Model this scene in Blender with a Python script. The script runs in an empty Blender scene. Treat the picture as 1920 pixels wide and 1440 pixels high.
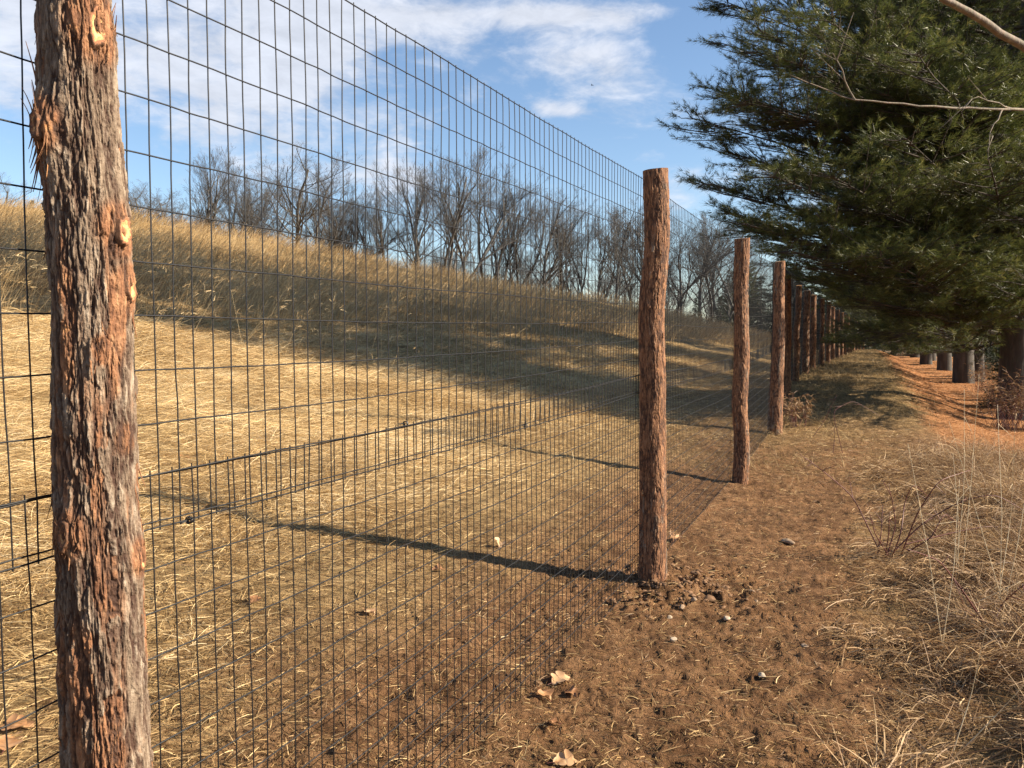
import bpy, math, random
import numpy as np
rng = np.random.default_rng(7)
random.seed(7)
R = math.radians
scene = bpy.context.scene
col = scene.collection

# ------------------------------------------------------------------ camera
F = 1550.0                      # focal length in pixels of the 1920 px wide photograph
EYE = 1.45
PITCH = math.atan(91 / F)
cam_d = bpy.data.cameras.new('camera'); cam = bpy.data.objects.new('camera', cam_d); col.objects.link(cam)
cam_d.sensor_width = 36; cam_d.lens = 36 * F / 1920
cam_d.clip_start = 0.05; cam_d.clip_end = 6000
cam.location = (0, 0, EYE); cam.rotation_euler = (R(90) - PITCH, 0, 0)
scene.camera = cam

# ------------------------------------------------------------------ light
SUN_EL = R(31.5)
SUN_AZ = math.atan2(0.99, -0.12)          # direction towards the sun, measured from +Y to +X
SUN_DIR = np.array([math.cos(SUN_EL) * math.sin(SUN_AZ), math.cos(SUN_EL) * math.cos(SUN_AZ), math.sin(SUN_EL)])
sl = bpy.data.lights.new('sun', 'SUN'); so = bpy.data.objects.new('sun', sl); col.objects.link(so)
sl.energy = 5.0; sl.angle = R(0.5); sl.color = (1.0, 0.87, 0.68)
so.rotation_euler = (R(90) - SUN_EL, 0, math.pi - SUN_AZ)
scene.view_settings.view_transform = 'Standard'
scene.view_settings.look = 'None'
scene.view_settings.gamma = 1
scene.view_settings.exposure = 1.45
scene.cycles.max_bounces = 6
scene.cycles.transparent_max_bounces = 8

world = bpy.data.worlds.new('World'); scene.world = world; world.use_nodes = True
def nodes_of(nt):
    nt.nodes.clear()
    def N(kind, **kw):
        n = nt.nodes.new(kind)
        ins = kw.pop('ins', {})
        for k, v in kw.items(): setattr(n, k, v)
        for k, v in ins.items():
            if isinstance(v, bpy.types.NodeSocket): nt.links.new(v, n.inputs[k])
            else: n.inputs[k].default_value = v
        return n
    return N
def build_world():
    nt = world.node_tree; N = nodes_of(nt)
    sky = N('ShaderNodeTexSky', sky_type='NISHITA', sun_disc=False, sun_elevation=SUN_EL, sun_rotation=SUN_AZ,
            altitude=200, air_density=1.0, dust_density=0.35, ozone_density=2.6)
    tc = N('ShaderNodeTexCoord')
    sep = N('ShaderNodeSeparateXYZ', ins={0: tc.outputs['Generated']})
    def M(op, a, b=0.0, c=0.0, clamp=False):
        return N('ShaderNodeMath', operation=op, use_clamp=clamp, ins={0: a, 1: b, 2: c}).outputs[0]
    X, Y, Z = sep.outputs
    zz = M('ADD', M('MAXIMUM', Z, 0.0), 0.10)
    u = M('DIVIDE', X, zz); v = M('DIVIDE', Y, zz)
    uv = N('ShaderNodeCombineXYZ', ins={0: u, 1: v, 2: 0.0})
    # large patches, then fibrous detail
    dirv = N('ShaderNodeCombineXYZ', ins={0: X, 1: Y, 2: M('MULTIPLY', Z, 2.3)})
    n1 = N('ShaderNodeTexNoise', ins={'Vector': dirv.outputs[0], 'Scale': 5.5, 'Detail': 8.0, 'Roughness': 0.62, 'Distortion': 0.25})
    n2 = N('ShaderNodeTexNoise', ins={'Vector': dirv.outputs[0], 'Scale': 17.0, 'Detail': 6.0, 'Roughness': 0.62, 'Distortion': 0.4})
    # where the cloud fields of this sky stand (directions towards them: x/y, z/y, width, height, weight)
    yy = M('MAXIMUM', Y, 0.05)
    a = M('DIVIDE', X, yy); e = M('DIVIDE', Z, yy)
    tot = None
    for (px, py, w, h, wt) in [(330, 110, 460, 230, 0.35), (1090, 125, 150, 62, .34), (1090, 42, 250, 26, .30), (640, 60, 300, 130, .20),
                               (1030, 215, 60, 22, .30), (60, 60, 130, 120, .10), (1240, 360, 130, 60, .22), (620, 330, 300, 60, .16),
                               (1700, 330, 500, 120, .2), (-400, 100, 400, 200, .3), (2300, 0, 400, 200, .2)]:
        ax = (px - 960) / F; ez = (629 - py) / F
        d1 = M('DIVIDE', M('SUBTRACT', a, ax), w / F); d2 = M('DIVIDE', M('SUBTRACT', e, ez), h / F)
        g = M('MULTIPLY', M('EXPONENT', M('MULTIPLY', M('ADD', M('MULTIPLY', d1, d1), M('MULTIPLY', d2, d2)), -1.0)), wt)
        tot = g if tot is None else M('ADD', tot, g)
    dens = M('ADD', M('ADD', M('MULTIPLY', n1.outputs[0], 0.95), M('MULTIPLY', n2.outputs[0], 0.35)), tot)
    mr = N('ShaderNodeMapRange', interpolation_type='SMOOTHSTEP', ins={0: dens, 1: 0.78, 2: 1.06, 3: 0.0, 4: 0.88})
    bright = N('ShaderNodeMapRange', ins={0: n2.outputs[0], 1: .3, 2: .7, 3: 4.4, 4: 5.8})
    cc = N('ShaderNodeMix', data_type='RGBA', blend_type='MULTIPLY', ins={0: 1.0, 6: (0.86, 0.90, 1.0, 1)})
    comb = N('ShaderNodeCombineXYZ', ins={0: bright.outputs[0], 1: bright.outputs[0], 2: bright.outputs[0]})
    nt.links.new(comb.outputs[0], cc.inputs[7])
    mix = N('ShaderNodeMix', data_type='RGBA', ins={0: mr.outputs[0], 6: sky.outputs[0], 7: cc.outputs[2]})
    bg = N('ShaderNodeBackground', ins={0: mix.outputs[2], 1: 0.068})
    out = N('ShaderNodeOutputWorld', ins={0: bg.outputs[0]})
build_world()

# ------------------------------------------------------------------ helpers
def tag(o, label=None, cat=None, group=None, kind=None):
    if label: o['label'] = label
    if cat: o['category'] = cat
    if group: o['group'] = group
    if kind: o['kind'] = kind
    return o
def empty(name, loc=(0, 0, 0)):
    o = bpy.data.objects.new(name, None); col.objects.link(o); o.location = loc; o.empty_display_size = .2
    return o
def at(px, py, Y):
    """the point seen at a pixel of the photograph, Y metres ahead"""
    a = (px - 960) / F; b = (720 - py) / F
    c, s = math.cos(PITCH), math.sin(PITCH)
    d = np.array([a, c + b * s, b * c - s])
    return np.array([0, 0, EYE]) + d * (Y / d[1])
def mesh_obj(name, verts, faces, mat, parent=None, attrs=None, smooth=False, loc=None, link=True, link_mesh=False):
    """faces: (N,k) int array or a list of such arrays"""
    if not isinstance(faces, list): faces = [faces]
    faces = [np.asarray(f, dtype=np.int32) for f in faces if len(f)]
    verts = np.asarray(verts, dtype=np.float32)
    if loc is not None: verts = verts - np.asarray(loc, dtype=np.float32)
    me = bpy.data.meshes.new(name)
    me.vertices.add(len(verts)); me.vertices.foreach_set('co', verts.ravel())
    li = np.concatenate([f.ravel() for f in faces])
    cnt = np.concatenate([np.full(len(f), f.shape[1], dtype=np.int32) for f in faces])
    st = np.zeros(len(cnt), dtype=np.int32); st[1:] = np.cumsum(cnt)[:-1]
    me.loops.add(len(li)); me.loops.foreach_set('vertex_index', li)
    me.polygons.add(len(cnt)); me.polygons.foreach_set('loop_start', st)
    if smooth: me.polygons.foreach_set('use_smooth', np.ones(len(cnt), dtype=bool))
    me.update(calc_edges=True)
    for k, v in (attrs or {}).items():
        at_ = me.attributes.new(k, 'FLOAT', 'POINT'); at_.data.foreach_set('value', np.asarray(v, dtype=np.float32))
    me.materials.append(mat)
    o = bpy.data.objects.new(name, me)
    if link: col.objects.link(o)
    if loc is not None: o.location = tuple(float(q) for q in loc)
    if parent is not None:
        o.parent = parent
        if loc is not None: o.location = tuple(float(q) - float(w) for q, w in zip(loc, parent.location))
        else:
            o.matrix_parent_inverse.identity()
    return o
def child_verts(verts, parent):
    return np.asarray(verts) - np.array(parent.location)

# lattice noise
_perm = np.random.default_rng(3).random(1 << 16)
def _h(ix, iy, iz):
    k = (ix * 73856093) ^ (iy * 19349663) ^ (iz * 83492791)
    return _perm[(k ^ (k >> 13)) & 0xFFFF]
def noise3(x, y, z):
    x = np.asarray(x, float); y = np.asarray(y, float) + 0 * x; z = np.asarray(z, float) + 0 * x
    ix = np.floor(x).astype(np.int64); iy = np.floor(y).astype(np.int64); iz = np.floor(z).astype(np.int64)
    fx = x - ix; fy = y - iy; fz = z - iz
    fx = fx * fx * (3 - 2 * fx); fy = fy * fy * (3 - 2 * fy); fz = fz * fz * (3 - 2 * fz)
    r = 0
    for dx in (0, 1):
        for dy in (0, 1):
            for dz in (0, 1):
                w = (fx if dx else 1 - fx) * (fy if dy else 1 - fy) * (fz if dz else 1 - fz)
                r = r + w * _h(ix + dx, iy + dy, iz + dz)
    return r * 2 - 1
def fbm(x, y, z=0.0, o=4, g=.5):
    r = 0; a = 1; s = 0
    for i in range(o):
        r = r + a * noise3(np.asarray(x) * 2 ** i + 17 * i, np.asarray(y) * 2 ** i + 5 * i, np.asarray(z) * 2 ** i); s += a; a *= g
    return r / s
def ss(x, a, b):
    t = np.clip((np.asarray(x, float) - a) / (b - a), 0, 1)
    return t * t * (3 - 2 * t)

def tubes(paths, radii, sides=5, cap=True):
    """paths: list of (n,3); radii: list of (n,).  One mesh of tapered tubes (paths of one length are built together)."""
    V = []; Fq = []; Ft = []; off = 0
    ang = np.arange(sides) * 2 * np.pi / sides
    ca, sa = np.cos(ang), np.sin(ang)
    groups = {}
    for P, r in zip(paths, radii): groups.setdefault(len(P), []).append((P, r))
    def unit(a): return a / (np.sqrt((a * a).sum(-1, keepdims=True)) + 1e-12)
    for n, items in groups.items():
        P = np.array([q[0] for q in items], float); m = len(P)
        r = np.array([np.broadcast_to(np.asarray(q[1], float), (n,)) for q in items])
        T = np.empty_like(P); T[:, 1:-1] = P[:, 2:] - P[:, :-2]; T[:, 0] = P[:, 1] - P[:, 0]; T[:, -1] = P[:, -1] - P[:, -2]
        T = unit(T)
        ref = np.where(np.abs(T[:, :1, 2:3]) < .9, np.array([0, 0, 1.0]), np.array([1.0, 0, 0]))
        Uu = unit(np.cross(T, np.broadcast_to(ref, T.shape))); W = np.cross(T, Uu)
        ring = P[:, :, None, :] + r[:, :, None, None] * (Uu[:, :, None, :] * ca[None, None, :, None] + W[:, :, None, :] * sa[None, None, :, None])
        V.append(ring.reshape(-1, 3))
        b = (np.arange(m) * n * sides + off)[:, None, None]
        i = b + (np.arange(n - 1) * sides)[None, :, None]; j = np.arange(sides)[None, None, :]; j2 = (j + 1) % sides
        Fq.append(np.stack([i + j, i + j2, i + sides + j2, i + sides + j], -1).reshape(-1, 4))
        off += m * n * sides
        if cap:
            V.append(P[:, -1] + T[:, -1] * r[:, -1:] * .3)
            e = b[:, 0] + (n - 1) * sides
            Ft.append(np.stack([e + j[0], e + j2[0], np.broadcast_to((off + np.arange(m))[:, None], (m, sides))], -1).reshape(-1, 3)); off += m
    return np.concatenate(V), ([np.concatenate(Fq)] + ([np.concatenate(Ft)] if cap else []))

# ------------------------------------------------------------------ materials
def mat_new(name):
    m = bpy.data.materials.new(name); m.use_nodes = True
    return m, m.node_tree, nodes_of(m.node_tree)
def ramp(N, fac, stops, interp='LINEAR'):
    n = N('ShaderNodeValToRGB', ins={0: fac}); cr = n.color_ramp; cr.interpolation = interp
    while len(cr.elements) < len(stops): cr.elements.new(0.5)
    for e, (p, c) in zip(cr.elements, stops): e.position = p; e.color = (*c, 1)
    return n.outputs[0]
def mat_blades(name, stops, transl=.3, rough=.6):
    m, nt, N = mat_new(name)
    a = N('ShaderNodeAttribute', attribute_name='var')
    c = ramp(N, a.outputs['Fac'], stops)
    p = N('ShaderNodeBsdfPrincipled', ins={'Base Color': c, 'Roughness': rough, 'Specular IOR Level': .35})
    t = N('ShaderNodeBsdfTranslucent', ins={0: c})
    mx = N('ShaderNodeMixShader', ins={0: transl, 1: p.outputs[0], 2: t.outputs[0]})
    N('ShaderNodeOutputMaterial', ins={0: mx.outputs[0]})
    return m
STRAW = mat_blades('straw', [(0, (.13, .07, .03)), (.35, (.39, .25, .105)), (.7, (.66, .475, .23)), (1, (.80, .65, .40))], .22)
TALL = mat_blades('tall_grass', [(0, (.15, .088, .04)), (.5, (.47, .325, .155)), (1, (.76, .60, .35))], .35)
WEED = mat_blades('weed_straw', [(0, (.09, .042, .022)), (.5, (.29, .175, .085)), (1, (.62, .44, .24))], .28)
BERM = mat_blades('berm_grass', [(0, (.08, .052, .022)), (.5, (.31, .205, .088)), (1, (.58, .41, .19))], .25)
LITTER = mat_blades('needle_litter', [(0, (.14, .055, .022)), (.5, (.42, .19, .07)), (1, (.60, .33, .15))], .1)
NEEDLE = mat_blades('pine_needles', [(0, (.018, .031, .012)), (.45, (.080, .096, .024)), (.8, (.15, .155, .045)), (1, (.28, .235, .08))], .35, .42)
DARKN = mat_blades('spruce_needles', [(0, (.012, .022, .012)), (1, (.035, .05, .022))], .2, .5)
DRYLEAF = mat_blades('dry_leaves', [(0, (.20, .09, .04)), (.5, (.42, .22, .10)), (1, (.62, .42, .24))], .25, .55)

def mat_bark(name, c1, c2, c3, scale=8.0, bump=.5):
    m, nt, N = mat_new(name)
    tc = N('ShaderNodeTexCoord')
    mp = N('ShaderNodeMapping', ins={0: tc.outputs['Object']}); mp.inputs['Scale'].default_value = (1, 1, .22)
    n1 = N('ShaderNodeTexNoise', ins={'Vector': mp.outputs[0], 'Scale': scale, 'Detail': 6.0, 'Roughness': .65})
    n2 = N('ShaderNodeTexNoise', ins={'Vector': mp.outputs[0], 'Scale': scale * 5, 'Detail': 4.0, 'Roughness': .6})
    c = ramp(N, n1.outputs[0], [(.3, c1), (.5, c2), (.7, c3)])
    mx = N('ShaderNodeMix', data_type='RGBA', blend_type='OVERLAY', ins={0: .6, 6: c, 7: n2.outputs[1]})
    c2_ = N('ShaderNodeMix', data_type='RGBA', blend_type='MIX', ins={0: .5, 6: c, 7: mx.outputs[2]})
    b = N('ShaderNodeBump', ins={'Strength': bump, 'Distance': .02, 'Height': n2.outputs[0]})
    p = N('ShaderNodeBsdfPrincipled', ins={'Base Color': c2_.outputs[2], 'Roughness': .85, 'Normal': b.outputs[0]})
    N('ShaderNodeOutputMaterial', ins={0: p.outputs[0]})
    return m
BARK_PINE = mat_bark('pine_bark', (.022, .018, .014), (.045, .036, .028), (.09, .074, .058), 6)
BARK_GREY = mat_bark('grey_bark', (.04, .036, .033), (.075, .068, .062), (.13, .12, .11), 3)
BARK_BRIGHT = mat_bark('branch_bark', (.09, .07, .05), (.16, .125, .09), (.24, .195, .145), 9)

def mat_cedar():
    """shaggy cedar: attribute 'peel' tells weathered grey bark (0) from red inner bark (1), 'ridge' the groove depth"""
    m, nt, N = mat_new('cedar_bark')
    a = N('ShaderNodeAttribute', attribute_name='peel'); g = N('ShaderNodeAttribute', attribute_name='ridge')
    tc = N('ShaderNodeTexCoord')
    mp = N('ShaderNodeMapping', ins={0: tc.outputs['Object']}); mp.inputs['Scale'].default_value = (1, 1, .22)
    n1 = N('ShaderNodeTexNoise', ins={'Vector': mp.outputs[0], 'Scale': 90.0, 'Detail': 5.0, 'Roughness': .7})
    n2 = N('ShaderNodeTexNoise', ins={'Vector': tc.outputs['Object'], 'Scale': 22.0, 'Detail': 5.0, 'Roughness': .65})
    n3 = N('ShaderNodeTexNoise', ins={'Vector': tc.outputs['Object'], 'Scale': 160.0, 'Detail': 3.0, 'Roughness': .6})
    grey = ramp(N, n1.outputs[0], [(.28, (.07, .045, .03)), (.5, (.20, .145, .10)), (.74, (.42, .345, .265))])
    red = ramp(N, n1.outputs[0], [(.28, (.10, .040, .02)), (.5, (.25, .115, .055)), (.76, (.46, .26, .135))])
    # fresh bark shows as orange flecks, lichen as pale green-grey flecks
    fk = N('ShaderNodeMapRange', interpolation_type='SMOOTHSTEP', ins={0: n2.outputs[0], 1: .60, 2: .70, 3: 0.0, 4: .8})
    f2 = N('ShaderNodeMath', operation='MULTIPLY', ins={0: fk.outputs[0], 1: a.outputs['Fac']})
    red2 = N('ShaderNodeMix', data_type='RGBA', ins={0: f2.outputs[0], 6: red, 7: (.56, .27, .11, 1)})
    mx = N('ShaderNodeMix', data_type='RGBA', ins={0: a.outputs['Fac'], 6: grey, 7: red2.outputs[2]})
    gr = N('ShaderNodeMix', data_type='RGBA', ins={0: g.outputs['Fac'], 6: (.05, .024, .015, 1), 7: mx.outputs[2]})
    add = N('ShaderNodeMath', operation='ADD', ins={0: n1.outputs[0], 1: n3.outputs[0]})
    b = N('ShaderNodeBump', ins={'Strength': .8, 'Distance': .004, 'Height': add.outputs[0]})
    p = N('ShaderNodeBsdfPrincipled', ins={'Base Color': gr.outputs[2], 'Roughness': .8, 'Specular IOR Level': .3, 'Normal': b.outputs[0]})
    N('ShaderNodeOutputMaterial', ins={0: p.outputs[0]})
    return m
CEDAR = mat_cedar()
def mat_wood():
    m, nt, N = mat_new('cut_wood')
    tc = N('ShaderNodeTexCoord')
    w = N('ShaderNodeTexWave', wave_type='RINGS', ins={'Vector': tc.outputs['Object'], 'Scale': 38.0, 'Distortion': 9.0, 'Detail': 3.0, 'Detail Scale': 2.0})
    c = ramp(N, w.outputs[1], [(0, (.40, .19, .075)), (.5, (.58, .32, .13)), (1, (.72, .46, .22))])
    n = N('ShaderNodeTexNoise', ins={'Vector': tc.outputs['Object'], 'Scale': 60.0, 'Detail': 4.0})
    b = N('ShaderNodeBump', ins={'Strength': .4, 'Distance': .003, 'Height': n.outputs[0]})
    p = N('ShaderNodeBsdfPrincipled', ins={'Base Color': c, 'Roughness': .7, 'Normal': b.outputs[0]})
    N('ShaderNodeOutputMaterial', ins={0: p.outputs[0]})
    return m
WOOD = mat_wood()
def mat_knot():
    m, nt, N = mat_new('knot_wood')
    a = N('ShaderNodeAttribute', attribute_name='var'); tc = N('ShaderNodeTexCoord')
    n = N('ShaderNodeTexNoise', ins={'Vector': tc.outputs['Object'], 'Scale': 130.0, 'Detail': 6.0, 'Roughness': .7})
    v = N('ShaderNodeMath', operation='MULTIPLY_ADD', ins={0: n.outputs[0], 1: .7, 2: a.outputs['Fac']})
    w1 = N('ShaderNodeMath', operation='MULTIPLY', ins={0: v.outputs[0], 1: 34.0}); w2 = N('ShaderNodeMath', operation='SINE', ins={0: w1.outputs[0]})
    w3 = N('ShaderNodeMath', operation='MULTIPLY_ADD', ins={0: w2.outputs[0], 1: .09, 2: v.outputs[0]})
    v2 = N('ShaderNodeMath', operation='SUBTRACT', ins={0: w3.outputs[0], 1: .35})
    c = ramp(N, v2.outputs[0], [(0, (.30, .12, .04)), (.22, (.46, .22, .08)), (.42, (.62, .38, .17)), (.62, (.52, .28, .11)), (.8, (.30, .12, .05)), (1, (.10, .045, .02))])
    b = N('ShaderNodeBump', ins={'Strength': .8, 'Distance': .003, 'Height': n.outputs[0]})
    p = N('ShaderNodeBsdfPrincipled', ins={'Base Color': c, 'Roughness': .75, 'Normal': b.outputs[0]})
    N('ShaderNodeOutputMaterial', ins={0: p.outputs[0]})
    return m
KNOT = mat_knot()
def mat_plain(name, c, rough=.5, metal=0.0, c2=None, scale=20.0):
    m, nt, N = mat_new(name)
    tc = N('ShaderNodeTexCoord')
    n = N('ShaderNodeTexNoise', ins={'Vector': tc.outputs['Object'], 'Scale': scale, 'Detail': 5.0, 'Roughness': .6})
    cc = ramp(N, n.outputs[0], [(.3, c), (.7, c2 or tuple(q * 1.5 for q in c))])
    b = N('ShaderNodeBump', ins={'Strength': .3, 'Distance': .004, 'Height': n.outputs[0]})
    p = N('ShaderNodeBsdfPrincipled', ins={'Base Color': cc, 'Roughness': rough, 'Metallic': metal, 'Normal': b.outputs[0]})
    N('ShaderNodeOutputMaterial', ins={0: p.outputs[0]})
    return m
WIRE = mat_plain('black_vinyl_wire', (.004, .004, .005), .5)
STONE = mat_plain('stone', (.17, .11, .07), .9, c2=(.32, .23, .15))
PALE = mat_plain('pale_stone', (.28, .21, .14), .85, c2=(.46, .38, .28))
CLOD = mat_plain('soil', (.09, .048, .024), .95, c2=(.22, .122, .062), scale=40)
CANE = mat_plain('red_cane', (.07, .02, .016), .5, c2=(.17, .05, .035))
STALK = mat_plain('dry_stalk', (.50, .38, .22), .6, c2=(.70, .58, .38))

def mat_ground():
    m, nt, N = mat_new('ground')
    tc = N('ShaderNodeTexCoord'); O = tc.outputs['Object']
    def noise(scale, det=5.0, r=.6, vec=O): return N('ShaderNodeTexNoise', ins={'Vector': vec, 'Scale': scale, 'Detail': det, 'Roughness': r})
    def attr(n): return N('ShaderNodeAttribute', attribute_name=n).outputs['Fac']
    big = noise(1.3); mid = noise(9.0, 6.0, .65); fine = noise(70.0, 5.0, .7)
    mp = N('ShaderNodeMapping', ins={0: O}); mp.inputs['Rotation'].default_value = (0, 0, R(35)); mp.inputs['Scale'].default_value = (.18, 1, 1)
    fib = noise(60.0, 4.0, .6, mp.outputs[0])
    soil = ramp(N, mid.outputs[0], [(.28, (.085, .043, .021)), (.5, (.205, .110, .053)), (.72, (.34, .195, .100))])
    soil2 = N('ShaderNodeMix', data_type='RGBA', blend_type='MULTIPLY', ins={0: .6, 6: soil, 7: ramp(N, fine.outputs[0], [(.3, (.45, .42, .38)), (.6, (1.15, 1.12, 1.08))])})
    straw = ramp(N, fib.outputs[0], [(.3, (.12, .070, .031)), (.5, (.35, .235, .108)), (.7, (.60, .43, .21))])
    strawm = N('ShaderNodeMix', data_type='RGBA', blend_type='MULTIPLY', ins={0: .5, 6: straw, 7: ramp(N, mid.outputs[0], [(.3, (.5, .48, .42)), (.6, (1.1, 1.1, 1.05))])})
    green = ramp(N, mid.outputs[0], [(.3, (.06, .040, .018)), (.5, (.22, .145, .064)), (.7, (.38, .255, .12))])
    need = ramp(N, fine.outputs[0], [(.3, (.12, .05, .022)), (.5, (.33, .15, .06)), (.7, (.50, .26, .11))])
    litter = ramp(N, mid.outputs[0], [(.3, (.05, .032, .016)), (.7, (.16, .105, .05))])
    c = N('ShaderNodeMix', data_type='RGBA', blend_type='MULTIPLY', ins={0: .9, 6: soil2.outputs[2], 7: ramp(N, noise(2.6, 6.0, .6).outputs[0], [(.36, (.62, .58, .55)), (.5, (.95, .95, .95)), (.64, (1.15, 1.12, 1.08))])}).outputs[2]
    for nm, cc in (('straw', strawm.outputs[2]), ('berm', green), ('needle', need), ('wood', litter)):
        c = N('ShaderNodeMix', data_type='RGBA', ins={0: attr(nm), 6: c, 7: cc}).outputs[2]
    vf = noise(210.0, 4.0, .7); h0 = N('ShaderNodeMath', operation='ADD', ins={0: mid.outputs[0], 1: fine.outputs[0]})
    h = N('ShaderNodeMath', operation='MULTIPLY_ADD', ins={0: vf.outputs[0], 1: .5, 2: h0.outputs[0]})
    b = N('ShaderNodeBump', ins={'Strength': 1.0, 'Distance': .026, 'Height': h.outputs[0]})
    p = N('ShaderNodeBsdfPrincipled', ins={'Base Color': c, 'Roughness': .95, 'Specular IOR Level': .15, 'Normal': b.outputs[0]})
    N('ShaderNodeOutputMaterial', ins={0: p.outputs[0]})
    return m
GROUND = mat_ground()

# ------------------------------------------------------------------ terrain
VP = 1623.6
AF = math.atan((VP - 960) / F)
U = np.array([math.sin(AF), math.cos(AF)])           # along the fence
NL = np.array([-math.cos(AF), math.sin(AF)])         # towards the field
P2 = at(1225, 1105, 4.70)[:2]
def st(x, y): return NL[0] * (x - P2[0]) + NL[1] * (y - P2[1]), U[0] * (x - P2[0]) + U[1] * (y - P2[1])
def xy(s, t): return P2[0] + NL[0] * s + U[0] * t, P2[1] + NL[1] * s + U[1] * t
SKX = np.array([-1700, -400, 0, 250, 600, 900, 1190, 1300, 1440, 1560, 1623])
SKY_ = np.array([330, 345, 386, 414, 474, 530, 577, 602, 634, 655, 664])
SKD = np.array([40, 41, 43, 45, 52, 60, 68, 71, 74, 76, 76.])          # crest distance (Y)
AZS = np.arctan((SKX - 960) / F)
SC0 = NL[0] * (0 - P2[0]) + NL[1] * (0 - P2[1])
def ground(x, y, micro=True):
    x = np.asarray(x, float); y = np.asarray(y, float)
    s, t = st(x, y)
    D = np.hypot(x, y) + 1e-6; az = np.arctan2(x, y)
    azc = np.clip(az, AZS[0], AZS[-1])
    Yc = np.interp(azc, AZS, SKD); Dc = Yc / np.cos(azc)
    zc = EYE + (629 - np.interp(azc, AZS, SKY_)) / F * Yc
    k = -math.cos(AF) * np.sin(azc) + math.sin(AF) * np.cos(azc)
    sc = np.maximum(Dc * k + SC0, 3.0)
    r = np.clip(s / sc, 0, None); w = 1.0
    rr = np.minimum(r, 1)
    soft = np.where(s > 0, s * s / (s + .12), 0)
    z = .155 * np.minimum(np.maximum(soft, 0), sc) + (zc - .155 * sc) * rr ** 2.2
    over = np.maximum(D - Dc, 0) * ss(r, .9, 1.1)
    z = z - 6 * (1 - np.exp(-over / 60))* w
    z = z + .40 * ss(t, 4, 14) * ss(s, -3.2, -1.5) * (1 - ss(s, .2, 2.5))
    z = z - .10 * ss(t, 2, 9) * (1 - ss(s, -3.4, -2.4))
    z = z - 2.2 * ss(t, 62, 95) * (1 - ss(s, 3, 12))
    # weedy bank to the right of the trodden strip
    z = z + .16 * (1 - ss(s, -2.4, -1.1)) * (1 - ss(t, 3.5, 8)) 
    if micro:
        fade = 1 / (1 + D * .03)
        z = z + .05 * fbm(x * .7, y * .7, 3.3, 3) * ss(np.abs(s), .5, 2.5)
        z = z + .030 * fbm(x * 3.1, y * 3.1, 1.0, 4) * fade
    d = np.hypot(x - P2[0], y - P2[1])
    z = z + .05 * np.exp(-(d / .28) ** 2)
    return z
def soil_relief(x, y):
    s, t = st(x, y)
    D = np.hypot(x, y)
    m = ss(s, -1.7, -.9) * (1 - ss(s, .3, 1.6)) * (1 - ss(t, 4, 9)) * .9 + .1
    n = fbm(x * 11, y * 11, .5, 4, .6)
    cl = np.maximum(fbm(x * 26, y * 26, 4.5, 3, .6), 0)
    d = np.hypot(x - P2[0] - .1, y - P2[1] + .05)
    near = np.exp(-(d / .45) ** 2)
    rg = 1 - np.abs(fbm(x * 7, y * 7, 8.5, 4, .55)) * 2.4
    foot = fbm(x * 4.5, y * 4.5, 12.5, 2)
    f2 = ss(s, .5, 2.5) * .030 * fbm(x * 7, y * 7, 6.5, 3)
    return m * (.013 * n + .020 * cl + .010 * rg - .022 * np.maximum(foot, 0) + .013 * fbm(x * 45, y * 45, 2.5, 2)) + near * (.055 * cl + .045 * n) + f2
def regions(x, y):
    s, t = st(x, y)
    w = fbm(x * .9, y * .9, 7, 4) * .5
    w2 = fbm(x * 5, y * 5, 2, 3) * .25
    straw = ss(s + w * .8 + w2, .35, 1.5) * (.78 + .22 * ss(s, 1.5, 5))
    weed = (1 - ss(s + w * .6 + w2, -1.55, -1.0)) * (1 - ss(t, 4.5, 7.5))
    straw = np.maximum(straw, weed * .7)
    berm = ss(t + w * 3, 5.5, 10) * (1 - ss(s, .3, 1.6)) * (1 - ss(-s + w * .5 + w2, 1.75 , 2.4))
    berm = np.where(t < 4.5 + w, berm, berm)
    need = ss(t + w * 2, 2.2, 4.5) * ss(-s + w * .5 + w2, 1.7, 2.3) * (1 - ss(-s, 6, 9))
    wood = np.maximum(ss(-s, 6, 9) * .8, .95 * ss(np.hypot(x, y), 68, 85))
    return straw, berm, need, wood, weed

def build_ground():
    fine = np.arange(-44, 44.001, .14)
    az = np.radians(np.concatenate([np.arange(-180, -44, 3.0), fine, np.arange(46, 180, 3.0)]))
    r = [.25]
    while r[-1] < 70: r.append(r[-1] * (1.0066 if r[-1] > 1.6 else 1.03))
    while r[-1] < 3500: r.append(r[-1] * 1.06)
    r = np.array(r)
    A, D = np.meshgrid(az, r)
    X = D * np.sin(A); Y = D * np.cos(A)
    Z = ground(X, Y) + soil_relief(X, Y) * (D < 40)
    straw, berm, need, wood, weed = regions(X, Y)
    n, m = X.shape
    V = np.stack([X, Y, Z], -1).reshape(-1, 3)
    i = np.arange(n - 1)[:, None] * m; j = np.arange(m)[None, :]; j2 = (j + 1) % m
    Fq = np.stack([i + j, i + m + j, i + m + j2, i + j2], -1).reshape(-1, 4)
    c = len(V); V = np.concatenate([V, [[0, 0, float(ground(np.array([0.]), np.array([0.]))[0])]]])
    Ft = np.stack([j[0], j2[0], np.full(m, c)], -1)
    g = lambda a: np.append(np.clip(a.ravel(), 0, 1), 0)
    Ft = Ft[:, ::-1] * 1
    o = mesh_obj('ground', V, [Fq[:, ::-1], Ft[:, ::-1]], GROUND, attrs={'straw': g(straw), 'berm': g(berm), 'needle': g(need), 'wood': g(wood)}, smooth=True)
    tag(o, 'brown soil strip, straw covered field rising to a hill and needle strewn path', None, None, 'structure')
build_ground()

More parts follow.
